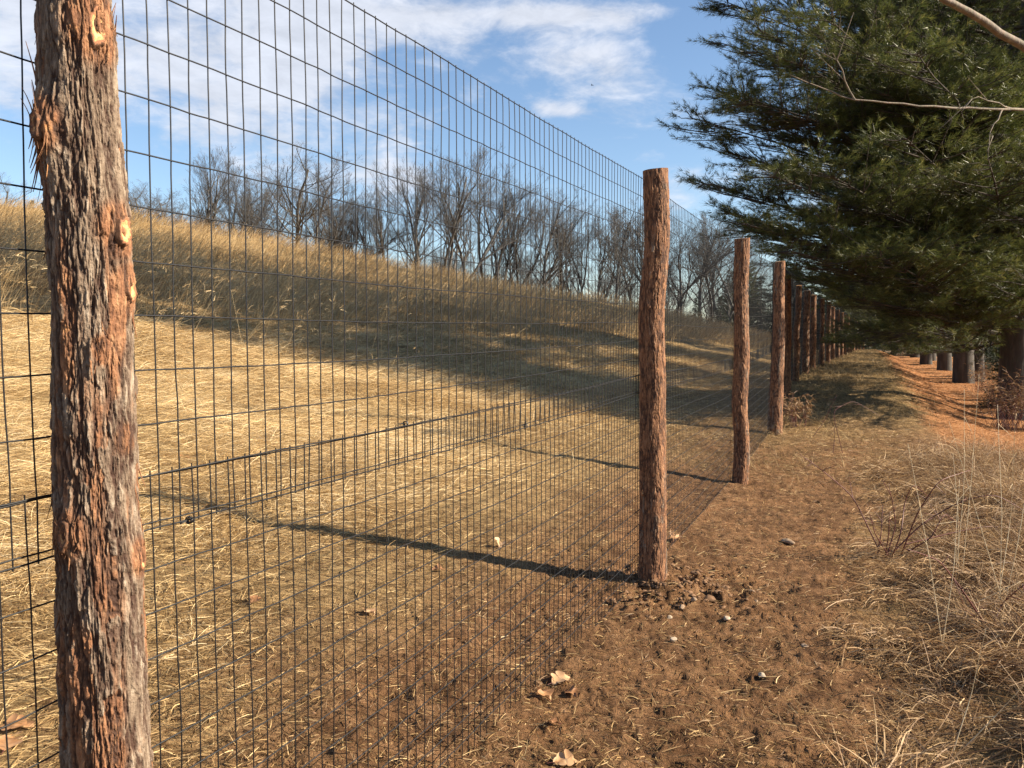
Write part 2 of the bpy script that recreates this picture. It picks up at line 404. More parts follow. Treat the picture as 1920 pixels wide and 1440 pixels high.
# ------------------------------------------------------------------ grasses (things nobody could count)
def ribbons(base, head, length, lift, bend, width, nseg=3, twist=None, taper=.35):
    """curved blades.  head: heading angle; lift: start angle above the ground; bend: change of that angle along the blade"""
    n = len(base); u = np.linspace(0, 1, nseg + 1)
    a = lift[:, None] + bend[:, None] * u[None, :]
    step = (length / nseg)[:, None]
    dh = np.cos(a) * step; dz = np.sin(a) * step
    H = np.concatenate([np.zeros((n, 1)), np.cumsum(dh[:, :-1], 1)], 1)
    Z = np.concatenate([np.zeros((n, 1)), np.cumsum(dz[:, :-1], 1)], 1)
    side = rng.normal(0, .18, n)[:, None] * length[:, None] * (u[None, :] ** 2)
    cx, cy = np.cos(head)[:, None], np.sin(head)[:, None]
    P = np.stack([base[:, 0:1] + cx * H - cy * side, base[:, 1:2] + cy * H + cx * side, base[:, 2:3] + Z], -1)
    tw = rng.uniform(0, np.pi, n) if twist is None else twist
    wx = np.stack([-np.sin(head) * np.cos(tw), np.cos(head) * np.cos(tw), np.sin(tw) ], -1)
    wd = (width[:, None] * .5) * (1 - (1 - taper) * u[None, :] ** 1.5)
    L = P + wx[:, None, :] * wd[..., None]; Rr = P - wx[:, None, :] * wd[..., None]
    V = np.stack([L, Rr], 2).reshape(-1, 3)
    k = (np.arange(n) * (nseg + 1) * 2)[:, None] + (np.arange(nseg) * 2)[None, :]
    Fq = np.stack([k, k + 1, k + 3, k + 2], -1).reshape(-1, 4)
    return V, Fq, P
def scatter(n, d0, d1, power, az0=-40, az1=40):
    """points in a fan in front; density per square metre falls as D**-power"""
    q = 2 - power
    uu = rng.random(n)
    D = (d0 ** q + uu * (d1 ** q - d0 ** q)) ** (1 / q)
    a = np.radians(rng.uniform(az0, az1, n))
    return D * np.sin(a), D * np.cos(a), D
def zg(x, y): return ground(x, y) + soil_relief(x, y)
def per(v, k): return np.repeat(v, k)
def add_blades(name, mat, base, head, length, lift, bend, width, var, label, cat, nseg=3, twist=None, taper=.35):
    V, Fq, P = ribbons(base, head, length, lift, bend, width, nseg, twist, taper)
    o = mesh_obj(name, V, Fq, mat, attrs={'var': np.clip(per(var, (nseg + 1) * 2), 0, 1)})
    tag(o, label, cat, None, 'stuff')
    return o

# cut straw lying on the near field and thinly on the soil
def straw_mat():
    x, y, D = scatter(980000, 1.0, 34, 1.35, -43, 36)
    s, t = st(x, y); straw, berm, need, wood, weed = regions(x, y)
    clump = fbm(x * 2.2, y * 2.2, 9, 3) * .5 + .5
    p = straw * (s > 0) * np.clip((clump - .22) * 2.6, .18, 1.2) * (.30 + .70 * ss(s, .8, 3.0)) + (1 - straw) * (t < 9) * (s > -1.7) * (.02 + .11 * clump + .45 * ss(t, 3, 6))
    p = np.where(s > 0, p, np.minimum(p, .34))
    k = rng.random(len(x)) < p
    x, y, D, s = x[k], y[k], D[k], s[k]; n = len(x)
    head = np.where(rng.random(n) < .55, rng.normal(R(10), .5, n) + fbm(x * .6, y * .6, 5, 2) * 2.0, rng.uniform(0, 2 * np.pi, n)) + np.pi * (rng.random(n) < .5)
    big = np.clip(D / 9, 1, 2.6)
    field = ss(s, .5, 3)
    L = rng.uniform(.04, .20, n) * (.45 + 1.0 * field) * np.sqrt(big)
    lift = rng.normal(.10, .16, n) + .10 * field; bend = -lift * 1.3 + rng.normal(0, .25, n)
    w = rng.uniform(.0012, .0036, n) * np.clip(big * 1.15, 1, 3)
    z = zg(x, y) + rng.uniform(.0, .018, n) * (.3 + field)
    var = rng.beta(1.5, 1.6, n) + .24 * field - .16 - .12 * (s < .4) + fbm(x * 1.5, y * 1.5, 2, 2) * .25
    add_blades('straw', STRAW, np.stack([x, y, z], -1), head, L, lift, bend, w, var,
               'tan cut straw lying flat over the field behind the wire fence', 'straw', 3)
straw_mat()
def debris():
    x, y, D = scatter(150000, 1.2, 12, 1.5, -30, 40)
    s, t = st(x, y); k = (s > -2.2) & (s < 1.4) & (rng.random(len(x)) < .35 + .6 * (fbm(x * 3, y * 3, 61, 3) + .3).clip(0, 1))
    x, y, D, s = x[k], y[k], D[k], s[k]; n = len(x)
    add_blades('debris', STRAW, np.stack([x, y, zg(x, y) + rng.uniform(-.002, .008, n)], -1), rng.uniform(0, 2 * np.pi, n), rng.uniform(.010, .055, n), rng.normal(.15, .35, n), rng.normal(-.3, .6, n),
               rng.uniform(.0012, .0040, n), rng.beta(1.0, 3.6, n) * .8, 'fine brown crumbs and broken grass trodden into the soil strip', 'plant debris', 2)
debris()
# short upright tufts within the cut field
def short_tufts():
    x, y, D = scatter(60000, 1.6, 32, 1.2, -43, 24)
    s, t = st(x, y)
    cl = fbm(x * 1.6, y * 1.6, 21, 3)
    k = (s > .9) & (rng.random(len(x)) < np.clip(cl * 2.0 + .25, .03, 1) * ss(s, .9, 4))
    x, y, D = x[k], y[k], D[k]; n = len(x)
    head = rng.uniform(0, 2 * np.pi, n)
    L = rng.uniform(.06, .20, n) * np.clip(D / 12, 1, 1.8)
    add_blades('dry_grass', STRAW, np.stack([x, y, ground(x, y)], -1), head, L, rng.uniform(.5, 1.4, n), rng.normal(-.6, .5, n),
               rng.uniform(.0015, .003, n) * np.clip(D / 7, 1, 3), rng.beta(2.5, 2.5, n) + .05,
               'short dry grass standing in tufts on the cut field', 'dry grass', 3)
short_tufts()
# tall standing grass up to the crest
def tall_mask(x, y):
    s, t = st(x, y)
    D = np.hypot(x, y)
    w = fbm(x * .25, y * .25, 4, 3) * 3.0
    near = np.interp(np.arctan2(x, y), AZS, [11, 12, 13.5, 14.5, 17, 23, 33, 37, 44, 50, 60])
    return ss(D + w, near - 1.5, near + 2.5) * ss(s, 2.2, 4.5)
def tall_grass():
    x, y, D = scatter(330000, 9, 84, 1.15, -43, 23)
    s, t = st(x, y)
    k = rng.random(len(x)) < tall_mask(x, y) * (.6 + .6 * (fbm(x * .5, y * .5, 14, 3)))
    x, y, D = x[k], y[k], D[k]; n = len(x)
    head = rng.normal(R(8), .55, n)
    tall = rng.random(n)
    L = (.50 + .55 * tall ** 2) * (1 + .25 * fbm(x * .3, y * .3, 8, 2)) 
    L = L * np.where(rng.random(n) < .02, 1.35, 1)
    lift = rng.normal(1.35, .13, n); bend = rng.normal(-.75, .28, n)
    w = rng.uniform(.003, .009, n) * np.clip(D / 18, .7, 2.4)
    var = rng.beta(1.5, 1.6, n) * .95 + .03 + fbm(x * .35, y * .35, 6, 2) * .3
    add_blades('tall_grass', TALL, np.stack([x, y, ground(x, y) - .02], -1), head, L, lift, bend, w, var,
               'tall golden dry grass bending in the wind on the hillside', 'tall grass', 4, taper=.55)
    # feathery seed heads on some of the nearer stems
    m = rng.choice(n, 26000, replace=False); m = m[D[m] < 40]
    bx, by = x[m], y[m]; k2 = len(m)
    a = lift[m] + bend[m] * .5
    tip = np.stack([bx + np.cos(head[m]) * L[m] * np.cos(a), by + np.sin(head[m]) * L[m] * np.cos(a), ground(bx, by) + L[m] * np.sin(a) * .97], -1)
    tip = np.repeat(tip, 3, 0) + rng.normal(0, .015, (k2 * 3, 3)); hh = np.repeat(head[m], 3) + rng.normal(0, .5, k2 * 3)
    add_blades('seed_heads', TALL, tip, hh, rng.uniform(.07, .16, k2 * 3), rng.normal(.7, .35, k2 * 3), rng.normal(-1.0, .3, k2 * 3),
               rng.uniform(.006, .012, k2 * 3), rng.beta(3, 2, k2 * 3), 'feathery seed heads of the tall hillside grass', 'seed heads', 2, taper=.3)
tall_grass()
def lone_stems():
    x, y, D = scatter(5200, 6.5, 34, 1.4, -43, 22)
    s, t = st(x, y); near = np.interp(np.arctan2(x, y), AZS, [11, 12, 13.5, 14.5, 17, 23, 33, 37, 44, 50, 60])
    k = (s > 2.5) & (rng.random(len(x)) < ss(D, near * .55, near * 1.0) * np.clip(.4 + 1.6 * fbm(x * .8, y * .8, 51, 2), 0, 1))
    x, y, D = x[k], y[k], D[k]; n = len(x); head = rng.normal(R(10), .6, n); L = rng.uniform(.5, 1.25, n); lift = rng.normal(1.2, .22, n); bend = rng.normal(-.5, .3, n); z = ground(x, y) - .02
    add_blades('tall_stems', TALL, np.stack([x, y, z], -1), head, L, lift, bend, rng.uniform(.004, .007, n), rng.beta(3, 1.4, n), 'scattered pale grass stems standing in front of the tall grass', 'grass stems', 5, taper=.6)
    a = lift + bend * .5
    tip = np.repeat(np.stack([x + np.cos(head) * L * np.cos(a), y + np.sin(head) * L * np.cos(a), z + L * np.sin(a) * .98], -1), 5, 0); m = len(tip)
    add_blades('stem_plumes', TALL, tip + rng.normal(0, .02, (m, 3)), np.repeat(head, 5) + rng.normal(0, .6, m), rng.uniform(.05, .13, m), rng.normal(.6, .5, m), rng.normal(-.9, .4, m), rng.uniform(.006, .012, m), rng.beta(3, 1.5, m), 'feathery plumes on the scattered grass stems', 'seed heads', 2, taper=.3)
lone_stems()
# tangled dry weeds to the right of the trodden strip
def weeds():
    x, y, D = scatter(300000, 1.3, 13, 1.05, 8, 44)
    s, t = st(x, y); *_, weed = regions(x, y)
    cl = fbm(x * 2.6, y * 2.6, 31, 3)
    k = rng.random(len(x)) < weed * np.clip(.45 + cl * 1.3, .04, 1) 
    x, y, D, cl, s = x[k], y[k], D[k], cl[k], s[k]; n = len(x)
    grow = ss(-s, 1.1, 2.2)
    L = rng.uniform(.05, .25, n) * (.5 + .9 * grow) * (1 + .6 * cl)
    lift = rng.uniform(.1, 1.4, n) * (.35 + .65 * grow)
    add_blades('weeds', WEED, np.stack([x, y, zg(x, y)], -1), rng.uniform(0, 2 * np.pi, n), L, lift, rng.normal(-1.3, .8, n),
               rng.uniform(.0014, .0046, n), rng.beta(1.3, 1.7, n) + cl * .2, 'tangled pale dry weeds along the right edge of the trodden strip', 'weeds', 4)
weeds()
def matted():
    x, y, D = scatter(210000, 1.3, 13, 1.05, 10, 44)
    s, t = st(x, y); *_, weed = regions(x, y); cl = fbm(x * 1.9, y * 1.9, 71, 3)
    k = (s < -1.0) & (rng.random(len(x)) < weed * np.clip(.40 + cl * 1.7, 0, 1))
    x, y, D, cl = x[k], y[k], D[k], cl[k]; n = len(x)
    hd = fbm(x * 1.3, y * 1.3, 5, 2) * 5 + rng.normal(0, .7, n)
    add_blades('matted_grass', WEED, np.stack([x, y, zg(x, y) + rng.uniform(0, .05, n)], -1), hd, rng.uniform(.07, .27, n), rng.uniform(.0, .7, n), rng.normal(-.8, .6, n),
               rng.uniform(.0025, .0062, n), rng.beta(2.0, 1.6, n), 'matted bent tufts of tan grass on the bank at the right', 'matted grass', 4)
matted()
# short grass on the bank beside the posts
def berm_grass():
    x, y, D = scatter(210000, 6, 68, 1.25, 10, 34)
    s, t = st(x, y); straw, berm, need, wood, weed = regions(x, y)
    side = ss(t, 2.5, 6) * (s > -1.4) * (s < 1.2) * (1 - ss(t, 14, 22)) * .5
    k = rng.random(len(x)) < np.maximum(berm, side) * np.clip(.55 + fbm(x * 2, y * 2, 41, 3), .1, 1)
    x, y, D, s, t = x[k], y[k], D[k], s[k], t[k]; n = len(x)
    L = rng.uniform(.04, .13, n) * (1 + .9 * np.exp(-((s + .2) / .5) ** 2))
    add_blades('bank_grass', BERM, np.stack([x, y, ground(x, y)], -1), rng.uniform(0, 2 * np.pi, n), L, rng.uniform(.3, 1.3, n), rng.normal(-.9, .5, n),
               rng.uniform(.002, .004, n) * np.clip(D / 10, 1, 3), rng.beta(2.4, 2.4, n) + fbm(x, y, 3, 2) * .3, 'short olive and tan grass on the bank beside the fence posts', 'grass', 3)
berm_grass()
def needle_litter():
    x, y, D = scatter(120000, 5, 60, 1.3, 16, 40)
    *_, need, wood, weed = regions(x, y)
    k = rng.random(len(x)) < need * .8
    x, y, D = x[k], y[k], D[k]; n = len(x)
    add_blades('needle_litter', LITTER, np.stack([x, y, ground(x, y) + rng.uniform(0, .012, n)], -1), rng.uniform(0, 2 * np.pi, n), rng.uniform(.06, .12, n), rng.normal(.05, .2, n), rng.normal(0, .4, n),
               rng.uniform(.0014, .003, n) * np.clip(D / 8, 1, 3), rng.beta(2.4, 2.4, n), 'orange fallen pine needles covering the path under the pines', 'pine needles', 2)
needle_litter()

# ------------------------------------------------------------------ fence posts
def cedar_post(path, radius, label, seed, nt=120, nz=500, knots=(), ridge=.006, grey=.6, cut_tilt=.1, strips=(), group='cedar fence posts'):
    """path: (k,3) control points from the ground up; radius at each"""
    path = np.asarray(path, float); radius = np.asarray(radius, float)
    Lc = np.concatenate([[0], np.cumsum(np.linalg.norm(np.diff(path, axis=0), axis=1))]); H = Lc[-1]
    v = np.linspace(0, 1, nz); hz = v * H
    def smooth(a):
        o = np.interp(hz, Lc, a); kk = max(3, nz // 20); pad = np.pad(o, kk, mode='reflect', reflect_type='odd')
        return np.convolve(pad, np.ones(2 * kk + 1) / (2 * kk + 1), 'valid')
    C = np.stack([smooth(path[:, i]) for i in range(3)], -1)
    r0 = smooth(radius)
    th = np.arange(nt) * 2 * np.pi / nt
    T, Hh = np.meshgrid(th, hz)
    cx, cy = np.cos(T), np.sin(T)
    sd = seed * 11.3
    # long shaggy strips: noise stretched along the log and spiralling slightly
    tw = T + Hh * .25 + .35 * fbm(cx * 1.5 + sd, cy * 1.5, Hh * 1.6, 3)
    wx, wy = np.cos(tw), np.sin(tw)
    a1 = fbm(wx * 4.0 + sd, wy * 4.0, Hh * 8.5, 5, .62)
    a2 = fbm(wx * 11 + sd, wy * 11, Hh * 34, 4, .62)
    groove = 1 - np.clip(np.abs(a1) * 5.5, 0, 1)               # thin crack lines where the noise crosses zero
    groove2 = 1 - np.clip(np.abs(a2) * 4.5, 0, 1)
    plate = fbm(wx * 3.2 + sd, wy * 3.2, Hh * 13, 4)
    lump = fbm(cx * 1.1 + sd, cy * 1.1, Hh * 3.2, 3)
    dr = r0[:, None] * (.09 * lump) + ridge * (.8 * a2 + 1.0 * a1 - 1.1 * groove - .5 * groove2) + ridge * .7 * (plate > .1) 
    fibre = fbm(wx * 40 + sd, wy * 40, Hh * 30, 3)
    dr = dr + ridge * .35 * fibre
    peel = ss(fbm(cx * 1.8 + sd + 4, cy * 1.8, Hh * 2.6, 4) + .35 * (plate < .1) - .15 * a2, .0 + (grey - .5) * .9, .28 + (grey - .5) * .9)
    rid = 1 - np.clip(groove * .9 + groove2 * .5, 0, 1)
    for (kz, kt, kr, kh) in knots:       # swelling round each branch scar
        dth = (T - kt + np.pi) % (2 * np.pi) - np.pi
        g = np.exp(-((dth * r0[:, None] / kr) ** 2 + ((Hh - kz) / (kr * 1.25)) ** 2))
        dr = dr + kh * g; peel = np.maximum(peel, ss(g, .12, .5))
    rr = r0[:, None] + dr
    top = ss(v, 1 - .004, 1)[:, None]
    Px = C[:, 0:1] + rr * cx; Py = C[:, 1:2] + rr * cy
    Pz = C[:, 2:3] + 0 * T
    # sloping saw cut
    dcut = cut_tilt * rr * (cx * .8 + cy * .6)
    Pz = Pz + dcut * ss(v, .9, 1.0)[:, None]
    V = np.stack([Px, Py, Pz], -1).reshape(-1, 3)
    i = np.arange(nz - 1)[:, None] * nt; j = np.arange(nt)[None, :]; j2 = (j + 1) % nt
    Fq = np.stack([i + j, i + j2, i + nt + j2, i + nt + j], -1).reshape(-1, 4)
    root = empty('fence_post', tuple(path[0])); base = path[0]
    log = mesh_obj('log', V - base, Fq, CEDAR, root, attrs={'peel': peel.ravel(), 'ridge': rid.ravel()}, smooth=True)
    # the sawn top, slightly inside the bark
    b = (nz - 1) * nt; ringv = V[b:b + nt]; cc = ringv.mean(0)
    rs = [ringv, cc + (ringv - cc) * .6 + [0, 0, .001], cc + (ringv - cc) * .2 + [0, 0, .0015]]
    VV = np.concatenate(rs + [cc[None] + [0, 0, .001]])
    q = [np.stack([k * nt + j[0], k * nt + j2[0], (k + 1) * nt + j2[0], (k + 1) * nt + j[0]], -1) for k in range(2)]
    tt = np.stack([2 * nt + j[0], 2 * nt + j2[0], np.full(nt, 3 * nt)], -1)
    mesh_obj('sawn_top', VV - base, [np.concatenate(q), tt], WOOD, root)
    for idx, (kz, kt, kr, kh) in enumerate(knots):
        if kh < 0.0055: continue
        iz = int(np.clip(kz / H * (nz - 1), 0, nz - 1)); it = int(round((kt % (2 * np.pi)) / (2 * np.pi) * nt)) % nt
        pc = V[iz * nt + it] - base; nrm = np.array([math.cos(kt), math.sin(kt), .10]); nrm /= np.linalg.norm(nrm)
        tx = np.array([-math.sin(kt), math.cos(kt), 0]); tz = np.cross(nrm, tx)
        if tz[2] < 0: tz = -tz
        m = 36; aa = np.arange(m) * 2 * np.pi / m
        rings = []; vr = []
        tone = .25 if kh > .012 else 0.0
        for f, dep in ((1.12, -.007), (1.0, .0005), (.9, .003), (.78, .0022), (.62, .0012), (.45, -.0002), (.3, -.0012), (.14, -.0018)):
            wob = 1 + .13 * np.sin(aa * 2 + idx) + .07 * np.sin(aa * 5 + idx * 2) + .05 * np.sin(aa * 11 + idx)
            jit = dep + .0016 * noise3(np.cos(aa) * 4 * f + idx, np.sin(aa) * 4 * f, 3.0)
            rings.append(pc + nrm * jit[:, None] + kr * .60 * f * wob[:, None] * (np.cos(aa)[:, None] * tx * .55 + np.sin(aa)[:, None] * tz * 1.2)); vr.append(np.full(m, f + tone))
        VV = np.concatenate(rings + [(pc - nrm * .002)[None]]); vr = np.append(np.concatenate(vr), tone)
        jj = np.arange(m); jj2 = (jj + 1) % m; K = len(rings)
        q = [np.stack([k * m + jj, k * m + jj2, (k + 1) * m + jj2, (k + 1) * m + jj], -1) for k in range(K - 1)]
        tt = np.stack([(K - 1) * m + jj, (K - 1) * m + jj2, np.full(m, K * m)], -1)
        mesh_obj('knot', VV, [np.concatenate(q), tt], KNOT, root, smooth=True, attrs={'var': np.clip(vr, 0, 1)})
    # loose bark fibres standing off the surface
    if strips:
        P = []; Rr = []
        rr_ = np.random.default_rng(seed + 50)
        for (cnt, kz0, kz1, kt0, kt1, ln) in strips:
            for _ in range(cnt):
                kz = rr_.uniform(kz0, kz1); kt = rr_.uniform(kt0, kt1)
                iz = int(np.clip(kz / H * (nz - 1), 0, nz - 1)); it = int(round((kt % (2 * np.pi)) / (2 * np.pi) * nt)) % nt
                p = V[iz * nt + it] - base; out = np.array([math.cos(kt), math.sin(kt), 0])
                l = ln * rr_.uniform(.4, 1.2); dn = -1 if rr_.random() < .6 else 1
                k = np.linspace(0, 1, 5)[:, None]
                side = np.array([-out[1], out[0], 0]) * rr_.normal(0, .25)
                P.append(p - out * .002 + out * l * (.28 * rr_.uniform(.1, 1)) * k ** 1.3 + np.array([0, 0, dn * l]) * k + side * l * k ** 2)
                Rr.append(np.linspace(.0016, .0004, 5) * rr_.uniform(.6, 1.8))
        VV, FF = tubes(P, Rr, 3, False)
        n = len(VV)
        lb_ = mesh_obj('loose_bark', VV, FF, CEDAR, root, attrs={'peel': np.ones(n), 'ridge': np.ones(n) * .9}); lb_['kind'] = 'stuff'
    tag(root, label, 'fence post', group)
    return root
TAN_V = None
# first post: leans, much closer than the rest
Y1 = 1.365
prof1 = [(-520, 118, 112), (-250, 128, 118), (0, 143, 127), (130, 148, 140), (260, 152, 150), (480, 169, 146), (720, 176, 148), (960, 186, 152), (1200, 194, 161), (1440, 201, 160), (1800, 215, 166), (2370, 235, 175)]
pts = []; rad = []
for (py, px, w) in reversed(prof1):
    p = at(px, py, Y1 + .02); pts.append(p); rad.append(w / 2 / 1125 - .0035)
pts = np.array(pts); pts[0, 2] = -.05; rad = np.array(rad)
z0 = pts[0, 2]
def kz1(py): return float(np.interp(py, [p[0] for p in prof1], np.array([q for q in reversed(pts[:, 2])])) - z0)
# angle round the post facing the camera is about atan2(-y,-x) from the post
fc = math.atan2(-pts[5, 1], -pts[5, 0])        # facing the camera
knots1 = [(kz1(62), fc + .50, .046, .008), (kz1(435), fc + .80, .036, .010), (kz1(540), fc + 1.05, .034, .008), (kz1(250), fc - 1.0, .034, .016),
          (kz1(655), fc + .3, .02, .003), (kz1(985), fc - .75, .032, .013), (kz1(1045), fc + 1.15, .026, .007), (kz1(1390), fc + .1, .026, .005), (kz1(1225), fc - 1.2, .03, .006), (kz1(820), fc + .8, .02, .003)]
post1 = cedar_post(pts, rad, 'nearest cedar post, thick shaggy bark with pale cut knots, leaning at the left edge', 1, 420, 1500, knots1, .0034, .84, .2,
           strips=[(60, .3, 2.4, fc - 1.7, fc - 1.2, .05), (60, .3, 2.4, fc + 1.2, fc + 1.7, .04), (26, kz1(300), kz1(240), fc - 1.35, fc - .7, .06), (22, kz1(680), kz1(620), fc - .1, fc + .7, .03), (30, kz1(1420), kz1(1370), fc - .2, fc + .4, .03), (30, kz1(130), kz1(20), fc + .5, fc + 1.1, .03), (26, kz1(1020), kz1(960), fc - 1.2, fc - .3, .03)])

def simple_post(Y, base_px, base_py, top_px, top_py, wb, wt, label, seed, nt, nz, knots=0, bend=0.0, grey=.3):
    sc = F / Y
    b = at(base_px, base_py, Y); b[2] = float(ground(np.array([b[0]]), np.array([b[1]]))[0]) - .03
    tp = at(top_px, top_py, Y)
    k = np.linspace(0, 1, 7)[:, None]
    rr_ = np.random.default_rng(seed)
    P = b + (tp - b) * k; P[1:-1, 0] += rr_.normal(0, .008, 5) + bend * np.sin(np.pi * k[1:-1, 0]); P[1:-1, 1] += rr_.normal(0, .008, 5)
    rad = (wb + (wt - wb) * k[:, 0]) / 2 / sc * (1 + rr_.normal(0, .03, 7))
    f = math.atan2(-b[1], -b[0]); H = tp[2] - b[2]
    kn = [(rr_.uniform(.15, .92) * H, f + rr_.uniform(-1.3, 1.3), rr_.uniform(.014, .024), rr_.uniform(.004, .008)) for _ in range(knots)]
    sp = [(40, .05 * H, H * .97, f - 1.7, f + 1.7, .035)] if Y < 13 else ()
    return cedar_post(P, rad, label, seed, nt, nz, kn, .0024 if Y < 6 else .0030, grey, .12, strips=sp)
simple_post(4.70, 1223, 1108, 1229, 318, 52, 45, 'second cedar post, tall and reddish brown with a slanted sawn top, in a soil mound', 2, 220, 900, 6, 0, .12)
simple_post(8.02, 1388, 908, 1392, 447, 30, 27, 'third cedar post from the front, with torn bark hanging near its top', 3, 120, 500, 4, 0, .16)
simple_post(11.3, 1453, 820, 1463, 490, 27, 19, 'fourth cedar post, leaning right and split along its length', 4, 90, 360, 3, 0, .12)
simple_post(15.0, 1474, 764, 1475, 516, 19, 16, 'fifth cedar post, dark and shaded behind the leaning post', 5, 60, 240, 2, 0, .12)
simple_post(18.3, 1491, 737, 1498, 535, 12, 10, 'sixth cedar post, slim and reddish in the sun', 6, 50, 200, 1, 0, .2)
simple_post(21.4, 1509, 719, 1513, 545, 14, 13, 'seventh cedar post, pale stripped wood on its right side', 7, 48, 160, 1, 0, .45)
far = [(25.0, 1523, 705, 1525, 553, 12, 'eighth'), (28.0, 1540, 697, 1541, 560, 10, 'ninth'), (31.3, 1552, 690, 1554, 566, 9, 'tenth'), (34.6, 1561, 684, 1562, 575, 8, 'eleventh'),
       (37.9, 1570, 680, 1571, 581, 8, 'twelfth'), (41.2, 1578, 675, 1579, 586, 7, 'thirteenth'), (44.5, 1584, 672, 1585, 590, 7, 'fourteenth'), (47.8, 1590, 669, 1590, 593, 6, 'fifteenth'),
       (51.1, 1595, 667, 1595, 596, 6, 'sixteenth'), (54.4, 1600, 666, 1600, 598, 6, 'seventeenth'), (58, 1606, 665, 1606, 600, 5, 'eighteenth'), (62, 1612, 664, 1612, 602, 5, 'nineteenth'), (66, 1618, 663, 1618, 604, 5, 'twentieth')]
for i, (Y, bx, by, tx, ty, w, o_) in enumerate(far):
    simple_post(Y, bx, by, tx, ty, w, w * .9, f'{o_} cedar post from the front in the fence receding under the pines', 20 + i, 24, 60, 0, 0, .05 + .4 * ((i * 5) % 7) / 7)

# ------------------------------------------------------------------ wire mesh
POST_XY = [xy(-.0, -8.0), (pts[4, 0], pts[4, 1])]
for (px, Y) in [(1225, 4.70), (1389, 8.02), (1456, 11.3), (1474, 15.0), (1492, 18.3), (1510, 21.4)] + [(f_[1], f_[0]) for f_ in far]:
    p = at(px, 700, Y); POST_XY.append((p[0], p[1]))
PX = np.array(POST_XY)
PX[0] = PX[1] - U * 3.62
# the wire runs on the field side of the posts
off = np.array([.066] * 2 + [.080] + [.078] * (len(PX) - 3))
WP = PX + NL[None, :] * off[:, None]
WP[1] = (-.753, 1.42); WP[0] = WP[1] - np.array([.365, .931]) * 3.6
WL = np.concatenate([[0], np.cumsum(np.linalg.norm(np.diff(WP, axis=0), axis=1))])
def wire_xy(l):
    return np.stack([np.interp(l, WL, WP[:, 0]), np.interp(l, WL, WP[:, 1])], -1)
WB = ground(WP[:, 0], WP[:, 1], False); WB[0] = -.06; WB[1] = -.04; WB[2] = .0; WB[3] = min(WB[3], .02)
def wire_ground(l): return np.interp(l, WL, WB)
def roll(name, z_rows, seed, label, phase, sag, parts=()):
    r_ = np.random.default_rng(seed)
    L0 = 0.9; L1 = WL[-1]
    sp = .0508
    ls = np.arange(L0 + phase, L1, sp)
    z_rows = np.asarray(z_rows)
    paths = []; rads = []
    def base_z(l):
        bay = np.interp(l, WL, np.arange(len(WL))); f = bay - np.floor(bay)
        return wire_ground(l) * 1.0 + sag * -4 * f * (1 - f)
    def bulge(l, z):        # how far the net stands off its line
        return .010 * noise3(l * 1.1 + seed, z * 1.4, 0.5) + .004 * noise3(l * 5 + seed, z * 4, 1.5)
    nrm = NL
    for l in ls:
        near = l < WL[2] + .3
        mid = l < WL[4]
        m = 26 if near else (9 if mid else 3)
        if l > WL[6] and r_.random() < (.0 if l < WL[9] else .35): continue
        zz = np.linspace(z_rows[0] - .006, z_rows[-1] + (.008 if near else .004), m)
        ll = l + (.0035 if near else .002) * noise3(zz * 3.3, l * 37.7, seed) + (.0016 * noise3(zz * 14, l * 91.7, seed) if near else 0)
        xyp = wire_xy(ll); bz = base_z(np.array([l]))[0]
        b = bulge(ll, zz)
        P = np.stack([xyp[:, 0] + nrm[0] * b, xyp[:, 1] + nrm[1] * b, bz + zz], -1)
        paths.append(P); rads.append(np.full(m, .00155 if mid else .0019))
    V1, F1 = tubes(paths, rads, 4 if True else 3, False)
    hp = []; hr = []
    ll = np.concatenate([np.arange(L0, WL[2] + .3, .025), np.arange(WL[2] + .3, WL[4], .10), np.arange(WL[4], L1, .6)])
    for k, z in enumerate(z_rows):
        wob = .0035 * noise3(ll * 2.7, k * 7.3, seed + .5) + .0012 * noise3(ll * 17, k * 3.1, seed)
        p = wire_xy(ll); bz = base_z(ll); b = bulge(ll, np.full(len(ll), z)) - .0022
        P = np.stack([p[:, 0] + nrm[0] * b, p[:, 1] + nrm[1] * b, bz + z + wob], -1)
        hp.append(P); hr.append(np.where(ll < WL[4], .00165, .0020) * (1.15 if k in (0, len(z_rows) - 1) else 1))
    V2, F2 = tubes(hp, hr, 5, False)
    root = empty(name, (float(WP[2, 0]), float(WP[2, 1]), 0.0))
    base = np.array(root.location)
    mesh_obj('vertical_wires', V1 - base, F1, WIRE, root)
    mesh_obj('horizontal_wires', V2 - base, F2, WIRE, root)
    tag(root, label, 'wire mesh')
    return root
low_rows = [0.02] + list(1.225 - .0865 * np.arange(13, -1, -1) - .0151 * (np.arange(13, -1, -1) > 0) * 0)
low_rows = [.03, .11, .19, .27] + list(np.arange(.355, 1.14, .0865)) + [1.225]
up_rows = list(1.120 + .1016 * np.arange(13))
lower = roll('wire_mesh', low_rows, 5, 'lower roll of black welded wire mesh, its foot resting on the ground', .012, .012)
upper = roll('wire_mesh', up_rows, 9, 'upper roll of black welded wire mesh against the sky, overlapping the roll below', .034, .012)
